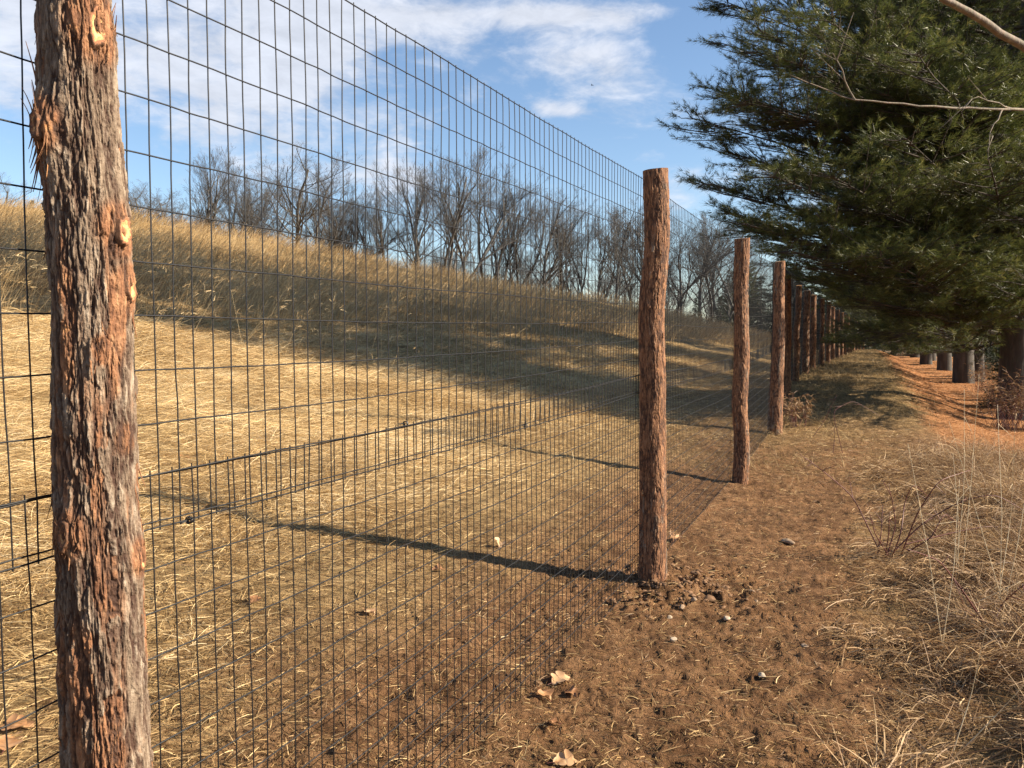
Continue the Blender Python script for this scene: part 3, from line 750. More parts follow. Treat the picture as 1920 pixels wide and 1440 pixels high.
# ties joining the rolls
def ties():
    r_ = np.random.default_rng(4)
    spots = [(345, 980, 1.12), (760, 803, 1.225), (985, 803, 1.12)]
    for (px, py, z) in spots:
        q = (px - 960) / F
        best = min(np.arange(.9, WL[6], .01), key=lambda l: abs(wire_xy(np.array([l]))[0, 0] / wire_xy(np.array([l]))[0, 1] - q))
        p = wire_xy(np.array([best]))[0]; gz = wire_ground(np.array([best]))[0]
        c = np.array([p[0], p[1], gz + z - .004])
        P = []; Rr = []
        for k in range(3):
            a = np.linspace(0, 2 * np.pi * .9, 10) + k
            rad = .007
            P.append(c + np.stack([U[0] * (k - 1) * .003 + NL[0] * rad * np.cos(a), U[1] * (k - 1) * .003 + NL[1] * rad * np.cos(a), rad * np.sin(a)], -1)); Rr.append(np.full(10, .0014))
        for k in range(2):
            d = np.array([r_.normal() * .5, -.6, r_.normal() * .7]); d /= np.linalg.norm(d)
            P.append(c + d * np.linspace(0, .022, 4)[:, None]); Rr.append(np.full(4, .0013))
        V, F_ = tubes(P, Rr, 5, True)
        mesh_obj('wire_tie', V - np.array(upper.location), F_, WIRE, upper)
ties()

# ------------------------------------------------------------------ trees
def rot_about(v, axis, a):
    axis = axis / (np.linalg.norm(axis) + 1e-9)
    return v * math.cos(a) + np.cross(axis, v) * math.sin(a) + axis * np.dot(axis, v) * (1 - math.cos(a))
def bare_tree_mesh(seed, H, spread=.5, multi=1, density=1.0, droop=0.0):
    """returns (trunk paths, radii, branch paths, radii)"""
    r_ = random.Random(seed)
    TP, TR, BP, BR = [], [], [], []
    def grow(p, d, length, rad, level, store_t):
        n = max(3, int(4 + length * .9)) if level < 2 else (4 if level < 4 else 3)
        P = [p]; D = d
        for i in range(n - 1):
            D = D + np.array([r_.gauss(0, .10), r_.gauss(0, .10), r_.gauss(.045, .06) - droop * (level > 1) * .05]) * (1 + .25 * level)
            D = D / np.linalg.norm(D)
            P.append(P[-1] + D * length / (n - 1))
        P = np.array(P); endr = rad * (.42 if level < 2 else .35)
        Rr = np.linspace(rad, endr, n)
        (TP if store_t else BP).append(P); (TR if store_t else BR).append(np.maximum(Rr, .0035))
        if level >= 5 or length < .35: return
        nb = {0: int(13 * density), 1: 7, 2: 5, 3: 4, 4: 2}[level]
        for k in range(nb):
            f = r_.uniform(.30 if level == 0 else .22, 1.0)
            i = f * (n - 1); i0 = min(int(i), n - 2); q = P[i0] + (P[i0 + 1] - P[i0]) * (i - i0)
            T = P[i0 + 1] - P[i0]; T /= np.linalg.norm(T)
            ax = np.cross(T, np.array([r_.gauss(0, 1), r_.gauss(0, 1), r_.gauss(0, 1)]))
            ang = r_.uniform(.3, .75) * (spread / .5)
            d2 = rot_about(T, ax, ang)
            if d2[2] < -.1: d2[2] = abs(d2[2]) * .4
            l2 = length * (1.05 - .62 * f) * r_.uniform(.42, .72) if level == 0 else length * (1.05 - .5 * f) * r_.uniform(.45, .75)
            grow(q, d2, l2, max(.004, (rad + (endr - rad) * f) * r_.uniform(.42, .62)), level + 1, False)
    for m in range(multi):
        d = np.array([r_.gauss(0, .05 + .14 * (multi > 1)), r_.gauss(0, .05 + .14 * (multi > 1)), 1.0]); d /= np.linalg.norm(d)
        grow(np.array([r_.gauss(0, .12) * (multi > 1), r_.gauss(0, .12) * (multi > 1), -.4]), d, H * r_.uniform(.86, 1.0), H * .0145 * (1 if multi == 1 else .8), 0, True)
    return TP, TR, BP, BR
def tree_variant(i, **kw):
    TP, TR, BP, BR = bare_tree_mesh(100 + i, **kw)
    v1, f1 = tubes(TP, TR, 7, True)
    big = [(p, r) for p, r in zip(BP, BR) if r[0] > .03]; sm = [(p, r) for p, r in zip(BP, BR) if r[0] <= .03]
    v2, f2 = tubes([b[0] for b in big], [b[1] for b in big], 5, False)
    v3, f3 = tubes([b[0] for b in sm], [b[1] for b in sm], 3, False)
    VV = np.concatenate([v2, v3]); FF = np.concatenate([f2[0], f3[0] + len(v2)])
    t = mesh_obj('trunk', v1, f1, BARK_GREY, smooth=True, link=False); c = mesh_obj('crown', VV, FF, BARK_GREY, link=False)
    return t, c, float(np.sort(VV[:, 2])[-40])
VAR = [tree_variant(0, H=10, spread=.48), tree_variant(1, H=10, spread=.60, density=1.1), tree_variant(2, H=10, spread=.42, multi=3, density=.7),
       tree_variant(3, H=10, spread=.38, multi=2, density=.8), tree_variant(4, H=10, spread=.7, density=1.2), tree_variant(5, H=10, spread=.34, multi=4, density=.55)]
def place_bare(px, Y, top_py, var, rot, label, wid=1.0, group='bare trees along the hill crest', y_off=0.0):
    x = (px - 960) / F * Y
    z = float(ground(np.array([x]), np.array([Y]))[0]) + y_off
    ztop = at(px, top_py, Y)[2]
    h = ztop - z; sc = h / VAR[var][2]; wid = wid * 1.12
    root = empty('bare_tree', (x, Y, z)); root.rotation_euler = (0, 0, rot); root.scale = (sc * wid, sc * wid, sc)
    for src in VAR[var][:2]:
        c = src.copy(); col.objects.link(c); c.parent = root
    tag(root, label, 'tree', group)
    return root
ORD = ['first', 'second', 'third', 'fourth', 'fifth', 'sixth', 'seventh', 'eighth', 'ninth', 'tenth', 'eleventh', 'twelfth', 'thirteenth', 'fourteenth', 'fifteenth', 'sixteenth', 'seventeenth', 'eighteenth', 'nineteenth', 'twentieth',
       'twenty-first', 'twenty-second', 'twenty-third', 'twenty-fourth', 'twenty-fifth', 'twenty-sixth', 'twenty-seventh', 'twenty-eighth', 'twenty-ninth', 'thirtieth', 'thirty-first', 'thirty-second', 'thirty-third', 'thirty-fourth', 'thirty-fifth', 'thirty-sixth', 'thirty-seventh', 'thirty-eighth', 'thirty-ninth', 'fortieth']
row = [(-60, 60, 320, 1, 1.1), (5, 62, 330, 4, .9), (235, 58, 300, 0, 1.2), (270, 62, 325, 4, 1.3), (325, 60, 345, 1, 1.2), (385, 70, 283, 3, .9), (420, 72, 290, 5, .8),
       (455, 66, 335, 1, 1.1), (545, 64, 285, 4, 1.15), (590, 68, 300, 1, 1.1), (505, 70, 340, 0, 1.1), (480, 74, 330, 3, 1.0), (610, 74, 325, 2, 1.0), (640, 72, 365, 1, 1.0), (660, 76, 372, 5, 1.0), (705, 76, 360, 0, 1.0), (680, 74, 370, 2, .9), (725, 74, 352, 3, .9), (770, 78, 330, 0, .9),
       (800, 76, 300, 2, .9), (838, 76, 290, 5, 1.0), (870, 76, 292, 0, 1.0), (915, 80, 300, 2, 1.0), (950, 82, 345, 3, 1.0), (985, 84, 360, 5, .9), (1020, 80, 350, 1, 1.0), (1050, 84, 365, 0, 1.0),
       (1085, 86, 375, 2, .9), (1120, 88, 385, 3, 1.0), (1150, 86, 378, 1, 1.0), (1180, 90, 385, 0, 1.0), (1215, 90, 380, 2, 1.0), (1255, 92, 385, 5, 1.0), (1280, 90, 392, 0, 1.1), (1310, 88, 388, 1, 1.1), (1340, 94, 400, 3, 1.0), (1365, 92, 410, 2, 1.1), (1400, 96, 430, 0, 1.1)]
shape = ['upright', 'wide crowned', 'three stemmed', 'forked twin stemmed', 'broad spreading', 'many stemmed']
row.sort()
for i, (px, Y, ty, v, wd) in enumerate(row):
    place_bare(px, Y, ty, v, i * 1.37, f'{shape[v]} leafless tree, {ORD[i]} from the left along the hill crest', wd)
# farther leafless wood closing the view behind and beyond the end of the path
r_ = random.Random(5)
k = 0
for px in list(range(250, 1460, 33)):
    Y = r_.uniform(95, 125)
    sky = np.interp(px, SKX, SKY_)
    ty = sky - r_.uniform(35, 75) - (20 if px > 900 else 0)
    place_bare(px + r_.uniform(-10, 10), Y, ty, r_.choice([0, 1, 2, 3, 5]), r_.uniform(0, 6), 'small leafless tree in the thicket behind the hill crest trees', 1.1, 'thicket of small bare trees behind the crest')
for px in range(1560, 1720, 14):
    Y = r_.uniform(95, 130)
    place_bare(px, Y, r_.uniform(540, 590), r_.choice([2, 3, 5]), r_.uniform(0, 6), 'thin leafless tree beyond the far end of the path', 1.0, 'thin bare trees beyond the end of the path')

# evergreens -------------------------------------------------------
def tufts(pos, dirs, nn, ln, wd, spread, var, scl=None):
    """needle bundles: nn thin triangles round each direction"""
    n = len(pos); P = np.repeat(pos, nn, 0); D = np.repeat(dirs, nn, 0)
    d = D + rng.normal(0, spread, (n * nn, 3)); d /= np.linalg.norm(d, axis=1)[:, None]
    sc_ = np.repeat(scl if scl is not None else np.ones(n), nn)
    l = ln * rng.uniform(.7, 1.15, n * nn) * sc_ ** .6; wd = (wd * sc_)[:, None]
    s = np.cross(d, rng.normal(0, 1, (n * nn, 3))); s /= np.linalg.norm(s, axis=1)[:, None]
    b = P + rng.normal(0, .012, (n * nn, 3))
    V = np.stack([b - s * wd * .5, b + s * wd * .5, b + d * l[:, None] + np.array([0, 0, -.12]) * l[:, None] ** 1], 1).reshape(-1, 3)
    Fc = np.arange(n * nn * 3).reshape(-1, 3)
    return V, Fc, np.repeat(np.clip(np.repeat(var, nn) + rng.normal(0, .12, n * nn), 0, 1), 3)
def pine_parts(seed, H, zlow, Rmax, custom=(), trunk_r=.26, nn=13, tuft_step=.085, ln=.125, wd=.0058, skip=None, whorl=.52, dead=True, bare=()):
    r_ = np.random.default_rng(seed)
    TPp = []; BP = []; BR = []; TP_, TD_, TV_ = [], [], []
    zs = np.linspace(-.3, H, 24)
    wob = np.stack([.05 * np.sin(zs * .5 + seed), .05 * np.cos(zs * .4 + seed), zs], -1)
    trunk_rad = trunk_r * (1 - zs.clip(0) / H * .93) * (1 + .14 * np.exp(-(zs.clip(0)) / .35))
    def limb(p0, tip, sag, r0, leafy=.35, nlat=None, sparse=1.0):
        L = np.linalg.norm(tip - p0); n = 9
        k = np.linspace(0, 1, n)[:, None]
        P = p0 + (tip - p0) * k; P[:, 2] += -sag * L * np.sin(np.pi * k[:, 0]) ; P += r_.normal(0, .018 * L ** .5, P.shape) * np.sin(np.pi * k)
        BP.append(P); BR.append(np.linspace(r0, .008, n))
        main = (tip - p0) / L
        lat = np.cross(main, [0, 0, 1]); lat /= np.linalg.norm(lat)
        hi = p0[2] > 10.5
        nl = nlat or int(L * (7.0 if hi else 8.0) * sparse)
        for q in range(nl):
            f = r_.uniform(leafy * .6, 1.0) if q > 2 else 1.0
            i = f * (n - 1); i0 = min(int(i), n - 2); b = P[i0] + (P[i0 + 1] - P[i0]) * (i - i0)
            sgn = 1 if r_.random() < .5 else -1
            d = main * r_.uniform(.35, 1.0) + lat * sgn * r_.uniform(.35, 1.0) + np.array([0, 0, r_.uniform(-.15, .35)])
            d /= np.linalg.norm(d)
            ll = min(.35 + .30 * L * (1 - abs(f - .55)), 1.5) * r_.uniform(.45, 1.0) * (.35 if f > .9 else 1)
            m = 5; kk = np.linspace(0, 1, m)[:, None]
            Q = b + d * ll * kk; Q[:, 2] += .10 * ll * kk[:, 0] ** 2 - .03 * ll; Q += r_.normal(0, .012, Q.shape) * kk
            BP.append(Q); BR.append(np.linspace(.010, .004, m))
            # twigs off each lateral carry the tufts
            nt = int(ll / .11) + 1
            ld = np.array([d[1], -d[0], 0.0]); ld /= math.sqrt(ld @ ld) + 1e-6
            for w in range(nt):
                g = r_.uniform(.15, 1)
                c = b + (Q[-1] - b) * g; sg = 1 if r_.random() < .5 else -1
                dd = d * r_.uniform(.5, 1) + ld * (sg * r_.uniform(.1, .9)); dd[2] += r_.uniform(-.1, .45); dd /= math.sqrt(dd @ dd)
                tl = r_.uniform(.08, .30)
                ms = max(2, int(tl / tuft_step)) if not hi else 1
                for e in range(ms):
                    ff = (e + 1) / ms
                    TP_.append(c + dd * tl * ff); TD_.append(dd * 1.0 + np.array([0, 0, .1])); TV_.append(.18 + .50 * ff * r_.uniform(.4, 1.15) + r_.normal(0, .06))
                if w % 2 == 0 and not hi:
                    BP.append(np.stack([c, c + dd * tl * .5, c + dd * tl])); BR.append(np.array([.004, .003, .002]))
    z = zlow; ph = r_.uniform(0, 6)
    while z < H - .4:
        f = (z - zlow) / (H - zlow)
        rad = Rmax * (1 - f) ** .42 * (.85 + .15 * np.sin(f * 26)) * (.8 + .2 * ss(f, 0, .08))
        nb = r_.integers(4, 7)
        ph += 2.4
        for b in range(nb):
            a = ph + b * 2 * np.pi / nb + r_.normal(0, .2); L = rad * r_.uniform(.68, 1.1) + .3
            if skip and skip(a, z): continue
            p0 = np.array([0, 0, z + r_.normal(0, .08)])
            up = r_.uniform(-.10, .12) + .8 * min(f, .4)
            tip = p0 + np.array([math.cos(a) * L, math.sin(a) * L, L * up])
            limb(p0, tip, .06, .035 * (1 - f * .7) * (L / 3) ** .5 + .008)
        z += whorl * r_.uniform(.8, 1.2) * (1 if z < 10 else 1.25)
    for (tip, z0_, sp) in custom:
        limb(np.array([0, 0, z0_]), np.array(tip), .03, .04, .30, None, sp)
    dP, dR = [], []
    if dead:
        for _ in range(26):        # dead twiggy branches inside the crown
            zz = r_.uniform(zlow - 1.0, H * .6); a = r_.uniform(0, 6.28); L = r_.uniform(.6, 2.4)
            k = np.linspace(0, 1, 6)[:, None]; d = np.array([math.cos(a), math.sin(a), r_.normal(0, .15)])
            P = np.array([0, 0, zz]) + d * L * k + r_.normal(0, .03, (6, 3)) * k
            dP.append(P); dR.append(np.linspace(.014, .004, 6))
            for _2 in range(5):
                i = r_.integers(2, 6); e = P[i] + (d + r_.normal(0, .7, 3)) * .35
                dP.append(np.stack([P[i], (P[i] + e) / 2 + r_.normal(0, .02, 3), e])); dR.append(np.array([.005, .003, .002]))
    TPos = np.array(TP_); TDir = np.array(TD_); TVar = np.array(TV_)
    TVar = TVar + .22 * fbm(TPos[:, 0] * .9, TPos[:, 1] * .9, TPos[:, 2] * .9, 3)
    V, Fc, var = tufts(TPos, TDir, nn, ln, wd, .42, TVar, np.where(TPos[:, 2] > 10.5, 4.5, 1.0))
    print('pine tufts', len(TPos), 'needles', len(Fc))
    tv, tf = tubes([wob], [trunk_rad], 18, True)
    tv = tv + (fbm(tv[:, 0] * 9, tv[:, 1] * 9, tv[:, 2] * 2.5, 3) * .03)[:, None] * np.stack([tv[:, 0], tv[:, 1], 0 * tv[:, 0]], -1) / trunk_r
    t = mesh_obj('trunk', tv, tf, BARK_PINE, smooth=True, link=False)
    bv, bf = tubes(BP, BR, 4, False)
    b = mesh_obj('branches', bv, bf, BARK_PINE, link=False)
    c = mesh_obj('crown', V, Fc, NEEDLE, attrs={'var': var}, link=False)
    out = [t, b, c]
    if dP:
        dv, df = tubes(dP, dR, 4, False)
        out.append(mesh_obj('dead_branches', dv, df, BARK_BRIGHT, link=False)); out[-1]['kind'] = 'stuff'
    return out
def plant(parts, name, x, y, rot, sc, label, cat, group=None, z=None):
    z = float(ground(np.array([x]), np.array([y]))[0]) if z is None else z
    root = empty(name, (x, y, z)); root.rotation_euler = (0, 0, rot); root.scale = (sc, sc, sc)
    for p in parts:
        c = p.copy(); col.objects.link(c); c.parent = root
    tag(root, label, cat, group)
    return root
# nearest pine: its limbs reach over the fence on the left
nx, ny = 9.45, 15.4
nz_ = float(ground(np.array([nx]), np.array([ny]))[0])
def rel(px, py, Y):
    p = at(px, py, Y); return (p[0] - nx, p[1] - ny, p[2] - nz_)
cust = [(rel(1300, 222, 14.0), 4.2, 1.1), (rel(1335, 345, 13.2), 3.2, 1.1), (rel(1365, 5, 14.2), 6.0, 1.1), (rel(1330, 165, 15.0), 5.0, 1.1), (rel(1365, 285, 14.7), 3.6, 1.2), (rel(1365, 400, 13.7), 2.7, 1.3),
        (rel(1350, 80, 15.2), 5.6, 1.0), (rel(1400, 420, 12.7), 2.6, 1.4), (rel(1480, 470, 12.2), 2.3, 1.3), (rel(1430, 60, 12.7), 5.4, 1.3), (rel(1560, 40, 11.7), 5.0, 1.3), (rel(1650, 480, 11.7), 2.0, 1.2),
        (rel(1400, 180, 12.7), 4.4, 1.3), (rel(1500, 120, 12.2), 5.0, 1.2), (rel(1560, 330, 11.7), 3.0, 1.3), (rel(1700, 260, 11.2), 3.6, 1.2), (rel(1720, 100, 11.2), 4.6, 1.2), (rel(1620, 560, 12.7), 1.9, 1.1), (rel(1450, 330, 12.0), 3.3, 1.4)]
ex = [0, 100, 220, 280, 345, 400, 480, 540, 600]; exx = [1310, 1300, 1275, 1335, 1310, 1340, 1420, 1500, 1580]
rc = np.random.default_rng(77)
for k in range(34):
    py = [20, 95, 185, 235, 330, 395, 470, 530, 590][k % 9] + rc.normal(0, 9); lo = float(np.interp(py, ex, exx)) + 110; px = lo + (1900 - lo) * rc.random() ** 1.2
    Yt = rc.uniform(12.2, 16); tp = rel(px, py, Yt)
    cust.append((tp, max(1.9, tp[2] + nz_ * 0 + rc.uniform(-.6, .5)), 1.0))
for k in range(16):      # low drooping boughs
    px, py = rc.uniform(1560, 1900), rc.uniform(570, 655); Yt = rc.uniform(12, 19)
    tp = rel(px, py, Yt); cust.append((tp, max(2.3, tp[2] + .9), .8))
SKIP = lambda a, z: z < 6.5 and math.cos(a + .1) > .25 and (math.sin(a * 37.7 + z * 91.3) > -.75)
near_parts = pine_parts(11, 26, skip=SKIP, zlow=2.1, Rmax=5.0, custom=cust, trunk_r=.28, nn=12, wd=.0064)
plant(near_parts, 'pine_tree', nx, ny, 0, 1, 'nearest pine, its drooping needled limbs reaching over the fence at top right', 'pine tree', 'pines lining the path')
pv = [pine_parts(21, 25.5, 1.7, 5.2, skip=SKIP, trunk_r=.27), pine_parts(22, 27.0, 1.5, 5.5, skip=SKIP, trunk_r=.30)]
pr = [(-4.8, 18.6, 0, .95), (-4.0, 25.9, 1, 1.0), (-4.5, 27.3, 0, .9), (-4.3, 37.0, 1, .95), (-4.0, 44.5, 0, 1.05), (-4.7, 52.0, 1, 1.0), (-4.2, 60.0, 0, 1.05), (-4.4, 69.0, 1, 1.0)]
for i, (s_, t_, v_, sc_) in enumerate(pr):
    x_, y_ = xy(s_, t_)
    plant(pv[v_], 'pine_tree', x_, y_, .45 * math.sin(i * 2.7), sc_, f'{ORD[i+1]} pine from the front in the row right of the path', 'pine tree', 'pines lining the path')
for i, (px, Y, v_, sc_) in enumerate([(1400, 88, 0, .36), (1370, 96, 1, .33)]):
    x_ = (px - 960) / F * Y
    plant(pv[v_], 'pine_tree', x_, Y, i * 2.2, sc_, ['dark pine at the foot of the hill left of the fence end', 'farther dark pine half hidden at the foot of the hill'][i], 'pine tree')
# small spruces at the wood edge
def spruce_parts(seed, H, Rm):
    r_ = np.random.default_rng(seed); TPn, TDn, TVn = [], [], []; BPn, BRn = [], []
    z = .2
    while z < H - .1:
        f = z / H; rad = Rm * (1 - f) ** .9 + .05
        for b in range(9):
            a = r_.uniform(0, 6.28); L = rad * r_.uniform(.7, 1.1)
            tip = np.array([math.cos(a) * L, math.sin(a) * L, z - .18 * L])
            BPn.append(np.stack([[0, 0, z], (np.array([0, 0, z]) + tip) / 2, tip])); BRn.append(np.array([.02, .012, .004]))
            for k in np.linspace(.15, 1, max(3, int(L / .11))):
                c = np.array([0, 0, z]) + (tip - np.array([0, 0, z])) * k
                for _ in range(3):
                    TPn.append(c + r_.normal(0, .05, 3)); TDn.append(np.array([math.cos(a), math.sin(a), -.1]) + r_.normal(0, .4, 3)); TVn.append(r_.uniform(.1, .9))
        z += .24
    V, Fc, var = tufts(np.array(TPn), np.array(TDn), 5, .16, .02, .5, np.array(TVn))
    tv, tf = tubes([np.array([[0, 0, -.3], [0, 0, H * .5], [0, 0, H]])], [np.array([.12, .07, .01])], 8)
    bv, bf = tubes(BPn, BRn, 3, False)
    return [mesh_obj('trunk', np.concatenate([tv, bv]), [np.concatenate([tf[0], bf[0] + len(tv)])] + [f + 0 for f in tf[1:]], BARK_PINE, link=False), mesh_obj('crown', V, Fc, DARKN, attrs={'var': var}, link=False)]
sp = spruce_parts(3, 5.0, 1.7)
for i, (px, Y, sc_, lb) in enumerate([(1303, 78, .62, 'small dark spruce at the wood edge seen just right of the second post'), (1245, 86, .5, 'smallest dark spruce, directly behind the second post at the wood edge'),
                                      (1350, 84, .9, 'taller dark spruce at the foot of the hill, left of the third post'), (70, 52, .55, 'low dark evergreen on the hilltop at the far left, beside the first post')]):
    x_ = (px - 960) / F * Y
    plant(sp, 'spruce', x_, Y, i, sc_, lb, 'spruce')
# dark evergreen belt far to the right, beyond the row of pines
wood_edge = [(1425, 86, 1.6), (1462, 80, 2.05), (1490, 88, 2.2), (1520, 78, 1.8), (1548, 90, 2.2), (1578, 84, 1.8), (1604, 96, 1.9), (1410, 98, 1.7)]
wood_edge.sort()
for i, (px, Y, sc_) in enumerate(wood_edge):
    plant(sp, 'spruce', (px - 960) / F * Y, Y, i * 1.7, sc_, f'{ORD[i]} dark conifer from the left in the stand behind the receding posts', 'spruce', 'dark conifers behind the receding posts')
young = [(1893, 18, .36), (1846, 31, .42), (1905, 29, .5), (1868, 38, .6), (1830, 47, .5), (1915, 44, .8), (1885, 55, .9), (1800, 62, .7), (1850, 66, 1.0), (1765, 74, .8), (1815, 84, 1.2), (1905, 74, 1.2), (1730, 86, .9), (1775, 96, 1.2), (1700, 92, .8), (1672, 98, .9), (1860, 100, 1.4), (1642, 104, 1.0), (1935, 98, 1.4), (1960, 60, 1.1), (1745, 110, 1.3)]
young.sort()
for i, (px, Y, sc_) in enumerate(young):
    plant(sp, 'spruce', (px - 960) / F * Y, Y, i * 1.3 + .5, sc_, f'{ORD[i]} young dark conifer from the left in the undergrowth behind the pine trunks', 'spruce', 'young conifers behind the pines')
for i in range(16):
    x_, y_ = xy(-44 - (i % 3) * 3, 14 + i * 8)
    plant(pv[i % 2], 'pine_tree', x_, y_, i * 1.1, .36, 'distant dark pine in the belt beyond the row of pines on the right', 'pine tree', 'distant pines far beyond the path')

# the big pale limbs crossing the top right corner
def pale_limb(points, r0, r1, label, seed, twigs=10):
    r_ = np.random.default_rng(seed)
    P = np.array([at(*q) for q in points]); k = np.linspace(0, 1, 24); kk = np.linspace(0, 1, len(P))
    C = np.stack([np.interp(k, kk, P[:, i]) for i in range(3)], -1); C += np.cumsum(r_.normal(0, .008, C.shape), 0) * np.sin(np.pi * k)[:, None]
    paths = [C]; rads = [np.linspace(r0, r1, 24)]
    for _ in range(twigs):
        i = r_.integers(4, 23); d = (C[min(i + 1, 23)] - C[i - 1]); d /= np.linalg.norm(d); d = d + r_.normal(0, .6, 3); L = r_.uniform(.2, .8)
        m = np.linspace(0, 1, 6)[:, None]; Q = C[i] + d * L * m + r_.normal(0, .025, (6, 3)) * m
        paths.append(Q); rads.append(np.linspace(.009, .003, 6))
        for _2 in range(3):
            j = r_.integers(2, 6); e = Q[j] + (d + r_.normal(0, .8, 3)) * .2
            paths.append(np.stack([Q[j], e])); rads.append(np.array([.004, .002]))
    return tubes(paths, rads, 7, True)
near_root = [o for o in col.objects if o.name == 'pine_tree'][0]
for (pp, r0, r1, sd, tw) in [([(2010, 150, 8.6), (1920, 85, 8.3), (1850, 45, 8.0), (1770, 0, 7.7), (1700, -50, 7.4)], .046, .028, 1, 1),
                             ([(2000, 215, 8.8), (1920, 205, 8.3), (1850, 205, 8.0), (1790, 207, 7.8), (1700, 200, 7.6), (1600, 194, 7.5), (1540, 168, 7.5), (1480, 140, 7.4)], .016, .003, 2, 3)]:
    v, f = pale_limb(pp, r0, r1, '', sd, tw)
    mesh_obj('limb', v - np.array(near_root.location), f, BARK_BRIGHT, near_root, smooth=True)

# ------------------------------------------------------------------ small things on the ground
def gpt(px, py):
    """where the sight line through a pixel meets the ground"""
    p0 = np.array([0, 0, EYE]); d = at(px, py, 1.0) - p0
    ys = np.linspace(1.0, 60, 6000); P = p0 + d * ys[:, None]
    g = ground(P[:, 0], P[:, 1]) + soil_relief(P[:, 0], P[:, 1])
    i = int(np.argmax(P[:, 2] < g)); return np.array([P[i, 0], P[i, 1], g[i]])
def oak_leaf(px, py, size, rot, label, seed, curl=.4, var=.6):
    r_ = np.random.default_rng(seed); p = gpt(px, py)
    n = 40; k = np.linspace(0, 1, n)
    half = .34 * np.sin(np.pi * k ** .8) * (1 + .38 * np.sin(k * np.pi * 2 * 3.5 + 1)) + .012
    rows = []
    for side in (-1, -.5, 0, .5, 1):
        y = side * half; x = k + .06 * np.abs(side) * np.sin(k * 20)
        z = curl * (.35 * side ** 2 * half * 1.5 + .22 * np.sin(k * 5 + seed) ** 2 * (side + .3) + .18 * np.sin(np.pi * k)) + .03 * noise3(k * 5, side * 2.0, seed) + .06
        rows.append(np.stack([x - .5, y, z], -1))
    V = np.stack(rows, 1).reshape(-1, 3) * size
    c, s = math.cos(rot), math.sin(rot)
    V = np.stack([V[:, 0] * c - V[:, 1] * s, V[:, 0] * s + V[:, 1] * c, V[:, 2] + .004], -1)
    i = np.arange(n - 1)[:, None] * 5 + np.arange(4)[None, :]
    Fq = np.stack([i, i + 1, i + 6, i + 5], -1).reshape(-1, 4)
    root = empty('oak_leaf', tuple(p))
    o = mesh_obj('blade', V, Fq, DRYLEAF, root, attrs={'var': np.clip(var + .25 * noise3(V[:, 0] * 60, V[:, 1] * 60, 1), 0, 1)}, smooth=True)
    st_ = np.array([[-.72, .02, .03], [-.5, 0, .06], [0, 0, .07], [.45, 0, .06]]) * size
    st_ = np.stack([st_[:, 0] * c - st_[:, 1] * s, st_[:, 0] * s + st_[:, 1] * c, st_[:, 2] + .006], -1)
    v, f = tubes([st_], [np.array([.0016, .0014, .001, .0006])], 5); mesh_obj('stem', v, f, CANE, root)
    tag(root, label, 'dead leaf', 'dead oak leaves on the ground')
leaves = [(1052, 1282, .095, .6, 'pale curled oak leaf on top of the pair lying in the bare soil', .5, .85), (1020, 1312, .085, 2.1, 'russet curled oak leaf left of the pale one in the bare soil', .8, .4),
          (1072, 1306, .06, -.9, 'small brown leaf curled at the right of the leaf pair in the soil', .7, .3), (938, 1026, .085, 1.4, 'pale upright leaf in the straw just behind the second post shadow', 1.1, .95),
          (822, 1072, .07, .3, 'reddish leaf under the shadow line left of the second post', .6, .35), (30, 1372, .10, .2, 'large orange oak leaf at the bottom left corner', .4, .5),
          (15, 1400, .10, 1.9, 'lowest orange leaf in the bottom left corner', .3, .55), (1062, 1436, .09, .1, 'tan leaf at the bottom edge of the bare soil', .4, .75), (428, 968, .10, .5, 'tan leaf in the straw beside the wire tie right of the nearest post', .5, .8),
          (480, 1132, .07, 1.2, 'small brown leaf in the straw right of the nearest post', .6, .35), (692, 1152, .08, 2.4, 'tan leaf in the middle of the fenced straw', .5, .8), (1268, 1015, .10, 1.0, 'curled tan leaf on the soil just right of the second post', 1.0, .7),
          (345, 862, .08, .6, 'reddish leaf lying in the field straw above the overlap of the rolls', .5, .4), (1035, 1362, .05, 2.9, 'tiny dark leaf below the leaf pair in the soil', .6, .25)]
for i, (px, py, sz, ro, lb, cu, va) in enumerate(leaves): oak_leaf(px, py, sz, ro, lb, i + 1, cu, va)
def rock(px, py, size, label, mat, seed, flat=.6, group=None, name='stone', cat='stone'):
    r_ = np.random.default_rng(seed); p = gpt(px, py)
    n, m = 12, 18
    th = np.linspace(0, np.pi, n)[:, None]; ph = (np.arange(m) * 2 * np.pi / m)[None, :]
    d = np.stack([np.sin(th) * np.cos(ph), np.sin(th) * np.sin(ph), np.cos(th) + 0 * ph], -1).reshape(-1, 3)
    ax = np.random.default_rng(seed).normal(0, 1, (9, 3)); ax /= np.linalg.norm(ax, axis=1)[:, None]
    cut = np.min(np.where((d @ ax.T) > .2, .62 / (d @ ax.T).clip(.2), 1.3), 1)      # faceted by planes
    rr = np.minimum(cut, 1) * (1 + .12 * fbm(d[:, 0] * 3 + seed, d[:, 1] * 3, d[:, 2] * 3, 3))
    V = d * rr[:, None] * size * .5 * np.array([1, .8, flat]) + np.array([0, 0, size * flat * .18])
    i = np.arange(n - 1)[:, None] * m; j = np.arange(m)[None, :]; j2 = (j + 1) % m
    Fq = np.stack([i + j, i + m + j, i + m + j2, i + j2], -1).reshape(-1, 4)
    o = mesh_obj(name, V, Fq, mat); o.location = tuple(p); o.rotation_euler = (0, 0, seed)
    tag(o, label, cat, group)
